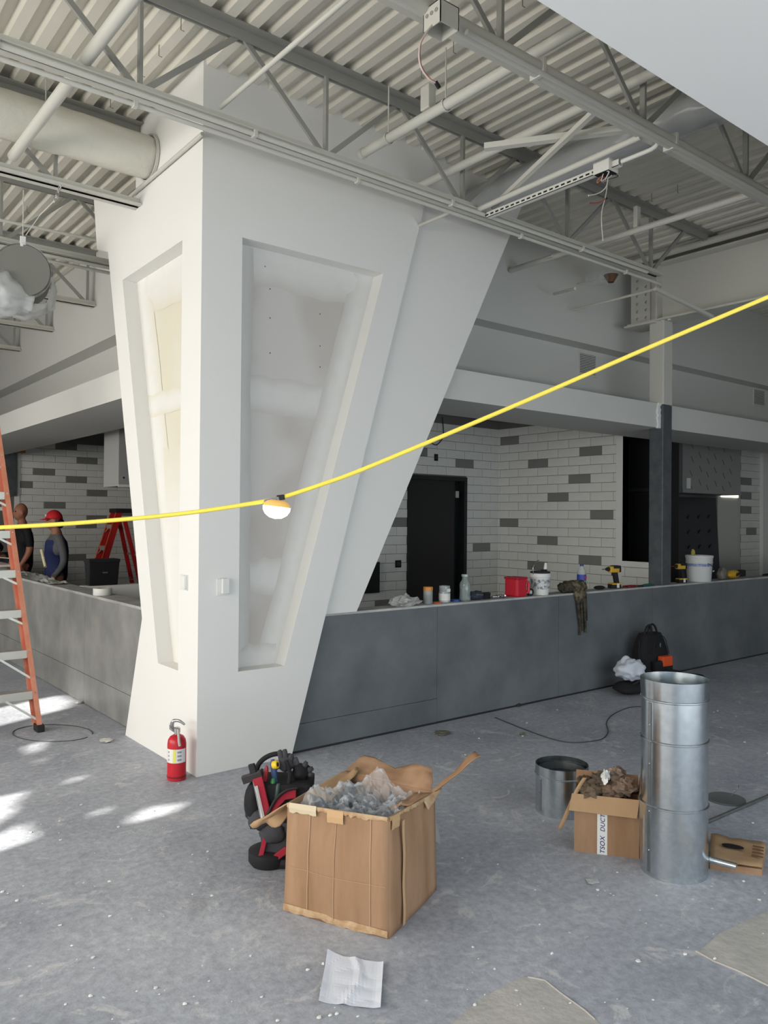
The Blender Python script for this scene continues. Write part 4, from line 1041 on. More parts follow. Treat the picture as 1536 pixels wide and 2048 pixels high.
# ---- crumbs, chips and scraps
def chip(x, y, w, h, m, name, label, cat, seed, zz=.5):
    p = G(x, y); s = sc_(p); o = MB().blob(p + Vector((0, 0, h * s * .4)), (w * s / 2, w * s / 2.4, h * s / 2 * zz + .003), 10, 6, .35, 2.2, seed=seed, zmin=.0006).build(name, m)
    return tag(o, label, cat)
chip(157, 1408, 14, 9, M_LABELW, 'plaster_chunk', 'white plaster chunk at the foot of the left counter panel'.replace('left ', 'lighter '), 'plaster', 1)
chip(213, 1484, 26, 10, mat('dusty_scrap', (190, 186, 180), .8), 'drywall_scrap', 'dusty crumpled drywall scrap on the floor beside the pillar base', 'scrap', 2)
chip(886, 1468, 34, 8, mat('brown_grit', (110, 106, 88), .9), 'dirt_pile', 'small brown heap of grit near the slate counter', 'dirt', 3)
chip(1046, 1470, 14, 6, mat('brown_grit', (110, 106, 88), .9), 'dirt_clod', 'tiny brown clod of dirt in the middle of the floor', 'dirt', 4)
chip(1038, 1413, 13, 7, mat('dark_bit', (60, 60, 62), .6), 'metal_bit', 'small dark metal bit at the foot of the slate counter', 'scrap', 5)
chip(1186, 1764, 26, 5, mat('chip_grey', (176, 178, 178), .8), 'concrete_flake', 'pale concrete flake in front of the tall duct', 'scrap', 6)
mb = MB(); rr = random.Random(5)
for i in range(230):
    x = rr.uniform(0, 1536); y = rr.uniform(1420, 2046) if rr.random() < .8 else rr.uniform(1385, 1500)
    if 480 < x < 900 and 1500 < y < 1890: continue
    if x < 600 and y < 1580 - x * .1: continue
    p = G(x, y)
    if p.y > 4.6: continue
    s = rr.choice((.0035, .0045, .006, .009)); mb.blob(p + Vector((0, 0, s * .25)), (s, s * rr.uniform(.5, 1), s * .45), 6, 4, .3, 2, seed=i, zmin=.0003)
o = mb.build('plaster_crumbs', M_LABELW); tag(o, 'white plaster crumbs strewn over the concrete floor', 'crumbs', kind='stuff')
for i, (x, y) in enumerate([(660, 2032), (674, 2029), (186, 1916), (1104, 1908), (950, 2011)]):
    p = G(x, y); s = .008
    tag(MB().blob(p + Vector((0, 0, .003)), (s, s * .6, .004), 8, 6, .3, 2, seed=i + 40, zmin=.0003).build('paint_chip', M_LABELW), 'little white paint chip lying on the open floor', 'chip', 'paint chips on the open floor')
# ================================================================== BAGS AND TOOLS
# ---- tool tote behind the carton
tb_ = G(556, 1738) + Vector((.05, .07, 0))
s = sc_(tb_)
T = root('tool_bag', tb_, 'black and red tool tote with open pockets standing behind the large carton', 'bag')
def rbox(lo, hi, b): return lo, hi, b
def pp(mb, nm, m, **k): return part(mb, nm, m, T, **k)
pp(MB().box((-.115, -.10, 0), (.16, .10, .05)), 'base', M_RUBBER, bevel=.022)
pp(MB().lathe([(.0001, 0), (.085, .0), (.10, .02), (.10, .065), (.06, .085), (.0001, .085)], (-.045, -.02, 0), 24), 'base_toe', M_RUBBER, smooth='auto')
pp(MB().hexa([(-.07, -.085, .05), (.15, -.085, .05), (.15, .085, .05), (-.07, .085, .05), (-.09, -.095, .22), (.16, -.095, .22), (.16, .095, .22), (-.09, .095, .22)]), 'lower_body', M_FABG, bevel=.02)
pp(MB().bar((-.075, -.098, .06), (-.045, -.10, .19), .022, .012, (0, -1, 0)), 'red_trim', M_FABR, bevel=.003)
pp(MB().bar((-.01, -.098, .055), (.05, -.1, .10), .03, .012, (0, -1, 0)), 'red_trim', M_FABR, bevel=.003)
pp(MB().hexa([(-.10, -.09, .20), (.15, -.09, .20), (.15, .09, .20), (-.10, .09, .20), (-.135, -.10, .40), (.16, -.10, .40), (.16, .10, .40), (-.135, .10, .40)]), 'upper_body', M_FABK, bevel=.02)
pp(MB().blob((-.115, -.06, .30), (.045, .055, .10), 16, 10, .12, 2.5, seed=2), 'side_pocket', M_FABK, smooth=True)
pp(MB().blob((-.085, -.085, .235), (.055, .04, .055), 16, 10, .15, 2.5, seed=3), 'front_pocket', M_FABG, smooth=True)
pp(MB().blob((-.02, -.09, .17), (.06, .03, .05), 16, 10, .15, 2.5, seed=4), 'front_pocket', M_FABG, smooth=True)
pp(MB().hexa([(-.052, -.122, .25), (-.02, -.122, .245), (-.02, -.105, .245), (-.052, -.105, .25), (-.115, -.115, .425), (-.07, -.115, .44), (-.07, -.1, .44), (-.115, -.1, .425)]), 'red_panel', M_FABR, bevel=.004)
pp(MB().hexa([(-.035, -.125, .255), (.04, -.125, .335), (.04, -.11, .335), (-.035, -.11, .255), (-.03, -.125, .30), (.05, -.125, .385), (.05, -.11, .385), (-.03, -.11, .30)]), 'red_panel', M_FABR, bevel=.004)
pp(MB().hexa([(.03, -.125, .335), (.09, -.125, .345), (.09, -.11, .345), (.03, -.11, .335), (.04, -.125, .385), (.09, -.125, .39), (.09, -.11, .39), (.04, -.11, .385)]), 'red_panel', M_FABR, bevel=.004)
pp(MB().tube(smoothpath([(-.04, -.13, .27), (.0, -.132, .345), (.05, -.132, .385), (.1, -.13, .395)]), .007, 8), 'black_piping', M_RUBBER, smooth=True)
pp(MB().tube(smoothpath([(-.12, 0, .38), (-.105, 0, .46), (-.05, .0, .505), (.02, 0, .51), (.07, 0, .46)]), .012, 10), 'handle_strap', M_FABK, smooth=True)
pp(MB().tube(smoothpath([(.035, -.06, .50), (.055, -.07, .44), (.05, -.08, .39)]), .010, 8), 'strap', M_FABK, smooth=True)
def lw(r, p): return Matrix.LocRotScale(r.location, r.rotation_euler, None) @ Vector(p)
def screwdriver(name, a, b, r, m, label, cat='screwdriver', group=None):
    a, b = lw(T, a), lw(T, b); e = empty(name, a, label, cat, group); d = (b - a)
    L = d.length
    MB().lathe([(.0001, 0), (r * .8, .002), (r, .01), (r * .8, L * .25), (r, L * .4), (r * .95, L * .85), (r * .6, L), (.0001, L)], a, 12, d).build('handle', m, e, smooth='auto')
    MB().tube([a - d.normalized() * .09, a], .003, 8).build('shaft', M_CHROME, e)
    return e
screwdriver('screwdriver', (-.028, -.085, .33), (-.022, -.07, .42), .014, mat('handle_green', (38, 112, 62), .4), 'green handled screwdriver in the tool tote')
screwdriver('screwdriver', (-.012, -.06, .38), (-.03, -.05, .50), .015, mat('handle_blue', (52, 72, 110), .4), 'blue handled screwdriver in the tool tote')
screwdriver('screwdriver', (-.065, -.055, .37), (-.058, -.05, .47), .011, mat('handle_red', (160, 44, 48), .4), 'red handled screwdriver in the tool tote')
screwdriver('screwdriver', (-.002, -.10, .30), (.004, -.09, .40), .015, mat('handle_dkgreen', (40, 62, 56), .4), 'dark green handled nut driver in the tool tote', 'nut driver')
screwdriver('pliers', (-.085, -.05, .39), (-.08, -.045, .455), .009, M_FABG, 'dark handled pliers in the tool tote', 'pliers')
a = lw(T, (-.165, -.09, .415)); b = lw(T, (-.075, -.085, .445))
e = empty('hammer', a, 'hammer with a blocky dark head across the tool tote pockets', 'hammer')
MB().bar(a, b, .03, .036).build('head', mat('tool_steel_dark', (62, 58, 58), .5, .4), e, bevel=.004)
MB().bar(lw(T, (-.108, -.088, .43)), lw(T, (-.125, -.085, .49)), .02, .03).build('claw', M_RUBBER, e, bevel=.004)
MB().tube([lw(T, (-.11, -.095, .42)), lw(T, (-.065, -.12, .24))], .009, 8).build('shaft', M_CHROME, e)
a, b = lw(T, (-.095, -.125, .40)), lw(T, (-.06, -.13, .26))
tag(MB().bar(a, b, .012, .004, (0, -1, 0)).build('steel_rule', M_LABELW), 'white steel rule tucked in the tool tote pocket', 'ruler')
e = empty('work_glove', lw(T, (.03, -.02, .5)), 'black work glove draped over the top of the tool tote', 'glove')
MB().blob(lw(T, (.035, -.02, .475)), (.045, .03, .04), 16, 10, .15, 2, seed=5).build('palm', M_FABG, e, smooth=True)
for i, (x, z, tx, tz) in enumerate([(.01, .5, -.005, .535), (.03, .50, .02, .54), (.05, .49, .055, .515), (.065, .475, .085, .495)]):
    MB().tube(smoothpath([lw(T, (x, -.02, z - .02)), lw(T, ((x + tx) / 2, -.025, (z + tz) / 2 + .004)), lw(T, (tx, -.02, tz))]), [.014, .014, .014, .014, .014, .014, .013, .013, .013, .012, .012, .01, .007], 8).build('finger', M_FABG, e, smooth=True)
MB().tube([lw(T, (.0, -.035, .47)), lw(T, (-.02, -.05, .455))], [.014, .009], 8).build('thumb', M_FABG, e, smooth=True)
e = empty('work_glove', lw(T, (.1, -.02, .45)), 'crumpled black glove spilling over the far corner of the tool tote', 'glove')
MB().blob(lw(T, (.10, -.02, .435)), (.05, .04, .04), 16, 10, .2, 2, seed=7).build('palm', M_FABK, e, smooth=True)
for x, z, tx, tz in [(.085, .455, .08, .495), (.11, .455, .13, .485), (.13, .44, .16, .455), (.13, .43, .165, .42)]:
    MB().tube([lw(T, (x, -.02, z)), lw(T, ((x + tx) / 2, -.03, (z + tz) / 2)), lw(T, (tx, -.025, tz))], [.015, .014, .009], 8).build('finger', M_FABG, e, smooth=True)
c = lw(T, (-.012, -.085, .487))
e = empty('tape_measure', c, 'small yellow tape measure nested between the tool handles', 'tape measure')
MB().lathe([(.0001, -.012), (.018, -.012), (.02, 0), (.018, .012), (.0001, .012)], c, 16, (.5, -.8, .2)).build('case', mat('tool_yellow', (226, 190, 40), .4), e, smooth='auto')
MB().lathe([(.0001, .0125), (.01, .0125), (.01, .014)], c, 12, (.5, -.8, .2)).build('badge', M_RUBBER, e)

# ---- backpack and bags at the foot of the slate counter
bp = PY(1302, 1386, 4.50); bp.z = 0
s = sc_(bp); BP = root('backpack', bp, 'black backpack with an orange pocket leaning against the slate counter', 'backpack', yaw=-.12)
def bpp(mb, nm, m, **k): return part(mb, nm, m, BP, **k)
w, h = .20, .52
g = []
for i in range(17):
    t = i / 16; z = h * t; ww = w * (1 - .5 * max(0, t - .62) ** 1.5 * 3.0); dd = .12 * (1 - .55 * t ** 2); row = []
    for k in range(29):
        an = 2 * math.pi * (k % 28) / 28; cx, cy = math.cos(an), math.sin(an)
        sx = abs(cx) ** .5 * (1 if cx > 0 else -1); sy = abs(cy) ** .5 * (1 if cy > 0 else -1)
        row.append((sx * ww, sy * dd + .02 * t, z))
    g.append(row)
mb = MB().sheet(g); o0 = len(mb.v); mb.v += [p for p in g[-1][:-1]]; mb.face(range(o0, o0 + 28))
bpp(mb, 'body', M_FABK, smooth=True)
bpp(MB().box((-.13, -.165, .03), (.13, -.1, .27)), 'front_pocket', M_FABK, bevel=.025)
bpp(MB().box((-.03, -.172, .21), (.115, -.10, .31)), 'orange_pocket', mat('orange_fabric', (214, 82, 34), .7), bevel=.015)
bpp(MB().tube(smoothpath([(-.12, -.12, .30), (-.11, -.13, .42), (-.05, -.11, .5), (.02, -.1, .51), (.09, -.1, .46), (.12, -.12, .32)]), .004, 6), 'zipper', M_RUBBER)
bpp(MB().box((-.035, -.135, .40), (-.02, -.12, .44)), 'zip_pull', M_CHROME, bevel=.002)
bpp(MB().tube(smoothpath([(-.11, -.0, .50), (-.07, .0, .58), (-.02, .0, .60), (.0, .0, .55), (.0, .0, .5)]), .011, 8), 'handle', M_RUBBER, smooth=True)
bpp(MB().tube(smoothpath([(-.03, .02, .5), (.0, .02, .585), (.05, .02, .60), (.09, .02, .56), (.11, .01, .48)]), .011, 8), 'handle', M_RUBBER, smooth=True)
bpp(MB().tube(smoothpath([(-.18, .0, .46), (-.2, -.02, .3), (-.19, -.04, .12)]), .013, 8), 'shoulder_strap', M_FABK, smooth=True)
p = PY(1262, 1378, 4.36); p.z = 0
e = empty('duffel_bag', p, 'low black duffel bag lying at the foot of the slate counter', 'bag')
MB().blob(p + Vector((.05, .04, .06)), (.19, .14, .06), 22, 12, .08, 2, seed=3, zmin=.001).build('body', M_FABK, e, smooth=True)
MB().tube(smoothpath([p + Vector((-.05, -.05, .11)), p + Vector((.0, -.1, .15)), p + Vector((.1, -.08, .12))]), .008, 8).build('strap', M_RUBBER, e, smooth=True)
p = PY(1262, 1362, 4.36)
mb = MB(); mb.blob((p.x + .03, p.y + .03, .235), (.15, .11, .11), 30, 20, .22, 2.2, seed=6, zmin=.137)
tag(mb.build('white_cloth', mat('cloth_white', (206, 212, 222), .85, bump=.2, bscale=30), smooth=True), 'white cloth heaped on the duffel bag beside the backpack', 'cloth')
p = PY(1342, 1352, 4.18); p.z = .0
e = empty('tool_case', p, 'small dark tool case with a wood coloured edge beside the backpack', 'case')
MB().hexa([p + Vector(v) for v in ((-.06, -.05, 0), (.13, -.05, 0), (.13, .12, 0), (-.06, .12, 0), (-.02, -.02, .17), (.15, -.02, .20), (.15, .1, .20), (-.02, .1, .17))]).build('body', M_FABK, e, bevel=.01)
MB().bar(p + Vector((-.055, -.058, .005)), p + Vector((-.018, -.03, .175)), .012, .012).build('edge', mat('wood_edge', (150, 96, 62), .6), e)
MB().bar(p + Vector((.06, -.055, .01)), p + Vector((.085, -.028, .185)), .03, .012).build('edge', mat('wood_edge', (150, 96, 62), .6), e)
p = PY(1378, 1346, 4.36); p.z = 0
tag(MB().blob(p + Vector((.05, .0, .03)), (.2, .1, .04), 18, 10, .1, 2, seed=8, zmin=.001).build('black_pouch', M_FABK, smooth=True), 'flat black pouch on the floor past the backpack', 'pouch')

# ================================================================== ON TOP OF THE SLATE COUNTER
CZT = .955
def CT(x, v=4.79, y=1190):
    p = PY(x, y, v); p.z = CZT; return p
def lathe_thing(name, x, label, cat, parts, v=4.79):
    p = CT(x, v); e = empty(name, p, label, cat)
    for nm, prof, m in parts: MB().lathe(prof, p, 24).build(nm, m, e, smooth='auto')
    return e, p
M_JAR = mat('jar_clear', (205, 214, 214), .1, alpha=.42, spec=.9)
s = sc_(CT(857))
J = .006
e, p = lathe_thing('jar', 856, 'clear plastic jar with an orange lid on the slate counter', 'jar', [
    ('glass', [(.0001, 0), (.036, 0), (.038, .005), (.038, .105), (.034, .11)], M_JAR),
    ('contents', [(.0001, .003), (.034, .003), (.034, .07), (.0001, .07)], mat('jar_dark', (70, 66, 60), .6)),
    ('lid', [(.039, .108), (.039, .136), (.036, .138), (.0001, .138)], mat('lid_orange', (214, 140, 66), .4))])
e, p = lathe_thing('jar', 889, 'clear jar with a white label on the slate counter', 'jar', [
    ('glass', [(.0001, 0), (.042, 0), (.047, .006), (.047, .085), (.043, .1), (.045, .105), (.045, .135), (.04, .138)], M_JAR),
    ('contents', [(.0001, .003), (.043, .003), (.043, .075), (.0001, .075)], mat('jar_light', (196, 196, 196), .6)),
    ('label', [(.0478, .02), (.0478, .075)], M_LABELW)])
part_ = MB().box((p.x - .02, p.y - .049, CZT + .09), (p.x + .02, p.y - .046, CZT + .115)).build('label_patch', M_LABELW, e)
lathe_thing('glass_bottle', 930, 'tall empty glass bottle on the slate counter', 'bottle', [
    ('glass', [(.0001, 0), (.045, 0), (.048, .01), (.043, .09), (.046, .13), (.042, .155), (.026, .175), (.024, .2), (.028, .205), (.028, .22), (.022, .222)], mat('bottle_glass', (168, 182, 178), .08, alpha=.45, spec=1.0)),
    ('collar', [(.029, .205), (.031, .205), (.031, .222), (.029, .222)], M_JAR)])
p = CT(808, 4.78)
mb = MB(); mb.blob(p + Vector((0, 0, .03)), (.13, .06, .05), 22, 10, .4, 4, seed=2, zmin=CZT + .001)
tag(mb.build('plastic_wrap', mat('wrap_film', (196, 196, 192), .25, alpha=.7), smooth=False), 'crumpled grey plastic wrap heap on the slate counter next to the pillar', 'plastic')
tag(MB().box((CT(868).x - .02, 4.73, CZT), (CT(868).x + .03, 4.79, CZT + .012)).build('orange_scrap', mat('scrap_orange', (204, 96, 48), .6), bevel=.003), 'small orange scrap between the two jars', 'scrap')
lathe_thing('blue_lid', 911, 'small blue bottle lid lying between jar and glass bottle', 'lid cap', [('disc', [(.0001, 0), (.04, 0), (.04, .014), (.0001, .014)], mat('lid_blue', (40, 70, 140), .4)), ('rim', [(.041, 0), (.043, 0), (.043, .016), (.04, .016)], mat('lid_blue', (40, 70, 140), .4))], v=4.80)
for i, (x, c, lab) in enumerate([(952, (54, 62, 78), 'dark blue tool roll beside the glass bottle'), (972, (40, 42, 46), 'black cable bundle between the tool roll and the metal fittings')]):
    p = CT(x); e = empty(('tool_roll', 'cable_bundle')[i], p, lab, ('tool roll', 'cable')[i])
    if i == 0:
        MB().blob(p + Vector((0, 0, .035)), (.075, .05, .04), 18, 10, .25, 3, seed=4, zmin=CZT + .001).build('roll', mat('cloth_dkblue', c, .8), e, smooth=True)
        MB().tube([p + Vector((-.05, -.05, .05)), p + Vector((.03, -.052, .045))], .008, 8).build('tie', M_GALVD, e)
    else:
        for k in range(4):
            MB().tube([p + Vector((.04 * math.cos(t) , .03 * math.sin(t), .012 + k * .012)) for t in [2 * math.pi * q / 14 for q in range(15)]], .007, 6).build('coil', M_RUBBER, e, smooth=True)
for i, x in enumerate((990, 998, 1007)):
    p = CT(x, 4.76 + .02 * (i % 2)); e = empty('pipe_fitting', p, 'small bright metal fitting lying before the red canister', 'fitting', 'metal fittings before the red canister')
    MB().lathe([(.0001, -.03), (.010, -.03), (.010, .01), (.016, .012), (.016, .03), (.0001, .03)], p + Vector((0, 0, .017)), 10, (1, .3 * (i - 1), 0)).build('body', M_GALV, e, smooth='auto')
    MB().lathe([(.017, .012), (.019, .012), (.019, .02), (.017, .02)], p + Vector((0, 0, .017)), 6, (1, .3 * (i - 1), 0)).build('nut', M_GALVD, e)
p = CT(1034); e = empty('red_canister', p, 'red plastic canister with a side grip on the slate counter', 'canister')
MB().box((p.x - .078, 4.72, CZT), (p.x + .055, 4.87, CZT + .168)).build('body', mat('red_plastic', (196, 34, 52), .4), e, bevel=.018)
MB().box((p.x - .082, 4.715, CZT + .155), (p.x + .06, 4.875, CZT + .176)).build('lid', mat('red_plastic2', (170, 28, 46), .45), e, bevel=.006)
MB().tube(smoothpath([(p.x + .045, 4.74, CZT + .13), (p.x + .085, 4.735, CZT + .125), (p.x + .09, 4.735, CZT + .08), (p.x + .085, 4.735, CZT + .04), (p.x + .045, 4.74, CZT + .035)]), .014, 10).build('grip', mat('red_plastic3', (214, 60, 74), .4), e, smooth=True)
p = CT(1060, 4.75); e = empty('small_tape_roll', p, 'small black and white tape roll between canister and white tub', 'tape')
MB().lathe([(.02, -.012), (.034, -.012), (.034, .012), (.02, .012), (.02, -.012)], p + Vector((0, 0, .035)), 20, (.2, 1, .1)).build('roll', M_RUBBER, e, smooth='auto')
MB().lathe([(.0001, .013), (.018, .013), (.018, -.013)], p + Vector((0, 0, .035)), 16, (.2, -1, .1)).build('core', M_LABELW, e, smooth='auto')
# white tub with black lid and wire bail
p = CT(1080); e = empty('paint_tub', p, 'white printed paint tub with a black lid and raised handle on the slate counter', 'tub')
R_t = .088
MB().lathe([(.0001, 0), (R_t * .86, 0), (R_t * .93, .04), (R_t, .16), (R_t, .165)], p, 28).build('body', M_LABELW, e, smooth='auto')
MB().lathe([(R_t + .001, .055), (R_t + .0035, .145)], p, 28).build('label', mat('tub_label', (120, 124, 126), .5, rgb2=(206, 208, 208), scale=30, lo=.45, hi=.55), e, smooth=True)
MB().lathe([(R_t + .006, .163), (R_t + .008, .165), (R_t + .008, .195), (R_t, .2), (R_t, .163)], p, 28).build('rim', M_LABELW, e, smooth='auto')
MB().lathe([(R_t + .003, .198), (R_t + .003, .212), (.05, .218), (.0001, .218)], p, 28).build('lid', M_RUBBER, e, smooth='auto')
MB().tube(smoothpath([p + Vector((-.09, 0, .18)), p + Vector((-.10, 0, .25)), p + Vector((-.06, 0, .30)), p + Vector((-.02, 0, .315))]), .004, 8).build('bail_wire', M_CHROME, e, smooth=True)
MB().lathe([(.0001, .215), (.014, .215), (.017, .24), (.013, .29), (.0001, .297)], p + Vector((.02, -.02, 0)), 12, (.12, 0, 1)).build('knob', M_LABELW, e, smooth='auto')
MB().box((p.x + .0, p.y - .04, CZT + .215), (p.x + .05, p.y - .005, CZT + .232)).build('clasp', M_RUBBER, e, bevel=.004)
# camouflage gloves / harness hanging over the edge
M_CAMO = mat('camo_cloth', (70, 66, 52), .9, rgb2=(116, 106, 84), scale=24, detail=3, lo=.42, hi=.55, bump=.3, bscale=60)
M_CAMOD = mat('camo_dark', (44, 42, 36), .9, rgb2=(78, 74, 60), scale=28, lo=.42, hi=.58)
p = CT(1150, 4.74); e = empty('camouflage_gloves', p, 'camouflage tool belt heaped on the counter with straps hanging down its face', 'tool belt')
e.name = 'tool_belt'
sB = sc_(p)
MB().blob(p + Vector((-.11, .02, .05)), (.085, .07, .055), 20, 12, .3, 3, seed=4, zmin=CZT + .001).build('pouch', M_CAMOD, e, smooth=True)
MB().blob(p + Vector((.0, .01, .055)), (.10, .075, .06), 20, 12, .3, 3, seed=5, zmin=CZT + .001).build('pouch', M_CAMO, e, smooth=True)
MB().blob(p + Vector((.10, .02, .05)), (.07, .06, .055), 20, 12, .3, 3, seed=6, zmin=CZT + .001).build('pouch', M_CAMO, e, smooth=True)
MB().blob((p.x, 4.675, CZT - .02), (.085, .022, .065), 18, 10, .25, 3, seed=7).build('flap', M_CAMO, e, smooth=True)
for x0, x1, z1 in ((-.05, .0, -.40), (.0, .03, -.36), (.045, .085, -.38), (.06, .1, -.27)):
    pts = smoothpath([(p.x + x0, 4.672, CZT - .03), (p.x + (x0 * .6 + x1 * .4), 4.676, CZT + z1 * .4), (p.x + x1 * .9, 4.678, CZT + z1 * .75), (p.x + x1, 4.68, CZT + z1)])
    MB().tube(pts, [.018 - .008 * i / (len(pts) - 1) for i in range(len(pts))], 8).build('strap', M_CAMOD, e, smooth=True)
# soda bottle
p = CT(1163, 4.83); e = empty('soda_bottle', p, 'clear soda bottle with a blue label and cap standing behind the tool belt', 'bottle')
MB().lathe([(.0001, 0), (.04, 0), (.044, .01), (.044, .15), (.04, .19), (.018, .225), (.016, .24)], p, 22).build('glass', M_JAR, e, smooth='auto')
MB().lathe([(.0001, .004), (.041, .004), (.041, .1), (.0001, .1)], p, 22).build('drink', mat('cola', (36, 28, 26), .3), e, smooth='auto')
MB().lathe([(.0452, .098), (.0452, .158)], p, 22).build('label', mat('soda_label', (52, 76, 168), .4), e, smooth=True)
MB().box((p.x - .02, p.y - .047, CZT + .115), (p.x + .016, p.y - .044, CZT + .14)).build('label_mark', mat('label_red', (190, 60, 60), .5), e)
MB().lathe([(.018, .238), (.018, .258), (.0001, .259)], p, 16).build('cap', mat('cap_blue', (40, 56, 110), .4), e, smooth='auto')
p = CT(1199, 4.80)
tag(MB().blob(p + Vector((0, 0, .018)), (.075, .04, .02), 18, 9, .1, 2, seed=3, zmin=CZT + .001).build('sunglasses_case', M_RUBBER, smooth=True), 'flat black case lying between the soda bottle and a cordless drill', 'case')
# cordless drills
M_DY = mat('drill_yellow', (206, 164, 48), .45)
def drill(x, label, flip, red=False, v=4.79, k=1.0):
    p = CT(x, v); e = root('cordless_drill', p, label, 'drill', yaw=YAW * .4 + (math.pi if flip else 0)); e.scale = (k, k, k)
    def d(mb, nm, m, **q): return part(mb, nm, m, e, **q)
    d(MB().box((-.075, -.035, 0), (.045, .035, .045)), 'battery', M_RUBBER, bevel=.008)
    d(MB().box((-.07, -.036, .038), (.05, .036, .055)), 'battery_top', M_DY, bevel=.006)
    d(MB().box((-.012, -.0375, .008), (.018, -.034, .05)), 'battery_sticker', M_LABELW)
    d(MB().hexa([(-.01, -.02, .05), (.035, -.02, .05), (.035, .02, .05), (-.01, .02, .05), (-.035, -.02, .165), (.012, -.02, .165), (.012, .02, .165), (-.035, .02, .165)]), 'grip', M_RUBBER, bevel=.008)
    d(MB().box((-.085, -.03, .16), (.045, .03, .225)), 'housing', M_DY, bevel=.014)
    d(MB().box((.02, -.032, .162), (.048, .032, .23)), 'motor_cap', M_RUBBER, bevel=.01)
    d(MB().box((-.05, -.032, .20), (.03, .032, .232)), 'top_grip', M_RUBBER, bevel=.008)
    d(MB().lathe([(.0001, 0), (.012, 0), (.02, .02), (.022, .045), (.0001, .045)], (-.125, 0, .195), 16, (1, 0, 0)), 'chuck', M_RUBBER, smooth='auto')
    d(MB().tube([(-.17, 0, .195), (-.125, 0, .195)], .005, 8), 'bit', mat('drill_red', (150, 40, 44), .4) if red else M_CHROME)
    d(MB().box((-.045, -.012, .13), (-.03, .012, .16)), 'trigger', M_RUBBER, bevel=.003)
    return e
drill(1231, 'yellow and black cordless drill standing before the steel column', False)
drill(1364, 'yellow and black cordless drill with a red bit beside the white bucket', False, True, k=.95)
# pliers and gloves lying along the counter
p = CT(1263, 4.76); e = empty('red_pliers', p, 'red handled pliers lying in front of the steel column', 'pliers')
for sg in (-1, 1):
    MB().tube(smoothpath([p + Vector((.08, 0, .012)), p + Vector((.0, .018 * sg, .014)), p + Vector((-.1, .03 * sg, .012))]), .010, 8).build('handle', mat('pliers_red', (140, 30, 40), .5), e, smooth=True)
MB().bar(p + Vector((.07, 0, .012)), p + Vector((.14, .0, .012)), .03, .014).build('jaw', M_GALVD, e, bevel=.003)
p = CT(1293, 4.74); e = empty('teal_snips', p, 'teal handled snips lying at the foot of the steel column', 'snips')
for sg in (-1, 1):
    MB().tube(smoothpath([p + Vector((-.08, 0, .012)), p + Vector((.0, .015 * sg, .016)), p + Vector((.1, .022 * sg, .014))]), .010, 8).build('handle', mat('snips_teal', (30, 92, 98), .5), e, smooth=True)
MB().bar(p + Vector((-.15, .0, .012)), p + Vector((-.07, 0, .012)), .026, .012).build('blade', M_RUBBER, e, bevel=.003)
# big white bucket
p = CT(1398, 4.80); e = empty('bucket', p, 'large white plastic bucket with a blue stripe and wire handle on the counter', 'bucket')
sB = sc_(p); R_b = .150
MB().lathe([(.0001, 0), (R_b * .84, 0), (R_b * .86, .005), (R_b * .95, .21), (R_b * .99, .212), (R_b * .99, .222), (R_b * .96, .224), (R_b * .98, .27), (R_b * 1.02, .272), (R_b * 1.02, .295), (R_b * .97, .297), (R_b * .96, .28), (R_b * .83, .02), (.0001, .02)], p, 36).build('shell', mat('bucket_white', (206, 208, 206), .4), e, smooth='auto')
MB().lathe([(R_b * .945, .175), (R_b * .962, .205)], p, 36).build('stripe', mat('stripe_blue', (96, 112, 168), .5, rgb2=(170, 178, 204), scale=40), e, smooth=True)
MB().tube(smoothpath([p + Vector((-.10, -.10, .235)), p + Vector((-.02, -.155, .19)), p + Vector((.07, -.155, .13)), p + Vector((.135, -.09, .11))]), .003, 6).build('bail_wire', M_RUBBER, e)
MB().tube([p + Vector((.095, -.125, .12)), p + Vector((.14, -.085, .112))], .008, 8).build('bail_grip', M_LABELW, e, smooth=True)
q = p + Vector((-.13, 0, .30))
tag(MB().blob(q + Vector((0, 0, .03)), (.025, .02, .035), 12, 8, .3, 3, seed=2).build('yellow_rag', mat('rag_yellow', (170, 160, 70), .8)), 'scrap of yellow tool poking above the bucket rim', 'scrap')
# yellow reciprocating tool at the far end
p = CT(1466, 4.78); e = empty('cordless_saw', p, 'yellow and black cordless tool lying on the counter past the bucket', 'saw')
MB().blob(p + Vector((.0, 0, .055)), (.15, .05, .05), 20, 10, .08, 2, seed=3, zmin=CZT + .001).build('body', M_DY, e, smooth=True)
MB().box((p.x + .10, p.y - .04, CZT + .02), (p.x + .24, p.y + .04, CZT + .1)).build('battery', M_RUBBER, e, bevel=.014)
MB().tube([p + Vector((-.02, -.052, .05)), p + Vector((.08, -.052, .065))], .018, 10).build('grip', M_RUBBER, e, smooth=True)
p = CT(1443, 4.78); 
tag(MB().blob(p + Vector((0, 0, .06)), (.07, .05, .075), 16, 10, .3, 3, seed=12, zmin=CZT + .001).build('plastic_sack', mat('sack_grey', (140, 134, 126), .4, alpha=.8), smooth=True), 'small grey plastic sack between the bucket and the cordless tool', 'bag')
p = CT(1530, 4.80); tag(MB().bar(p + Vector((-.05, 0, .012)), p + Vector((.2, 0, .02)), .03, .022).build('black_handle_tool', M_RUBBER, bevel=.006), 'black handled tool lying past the cordless saw', 'tool')

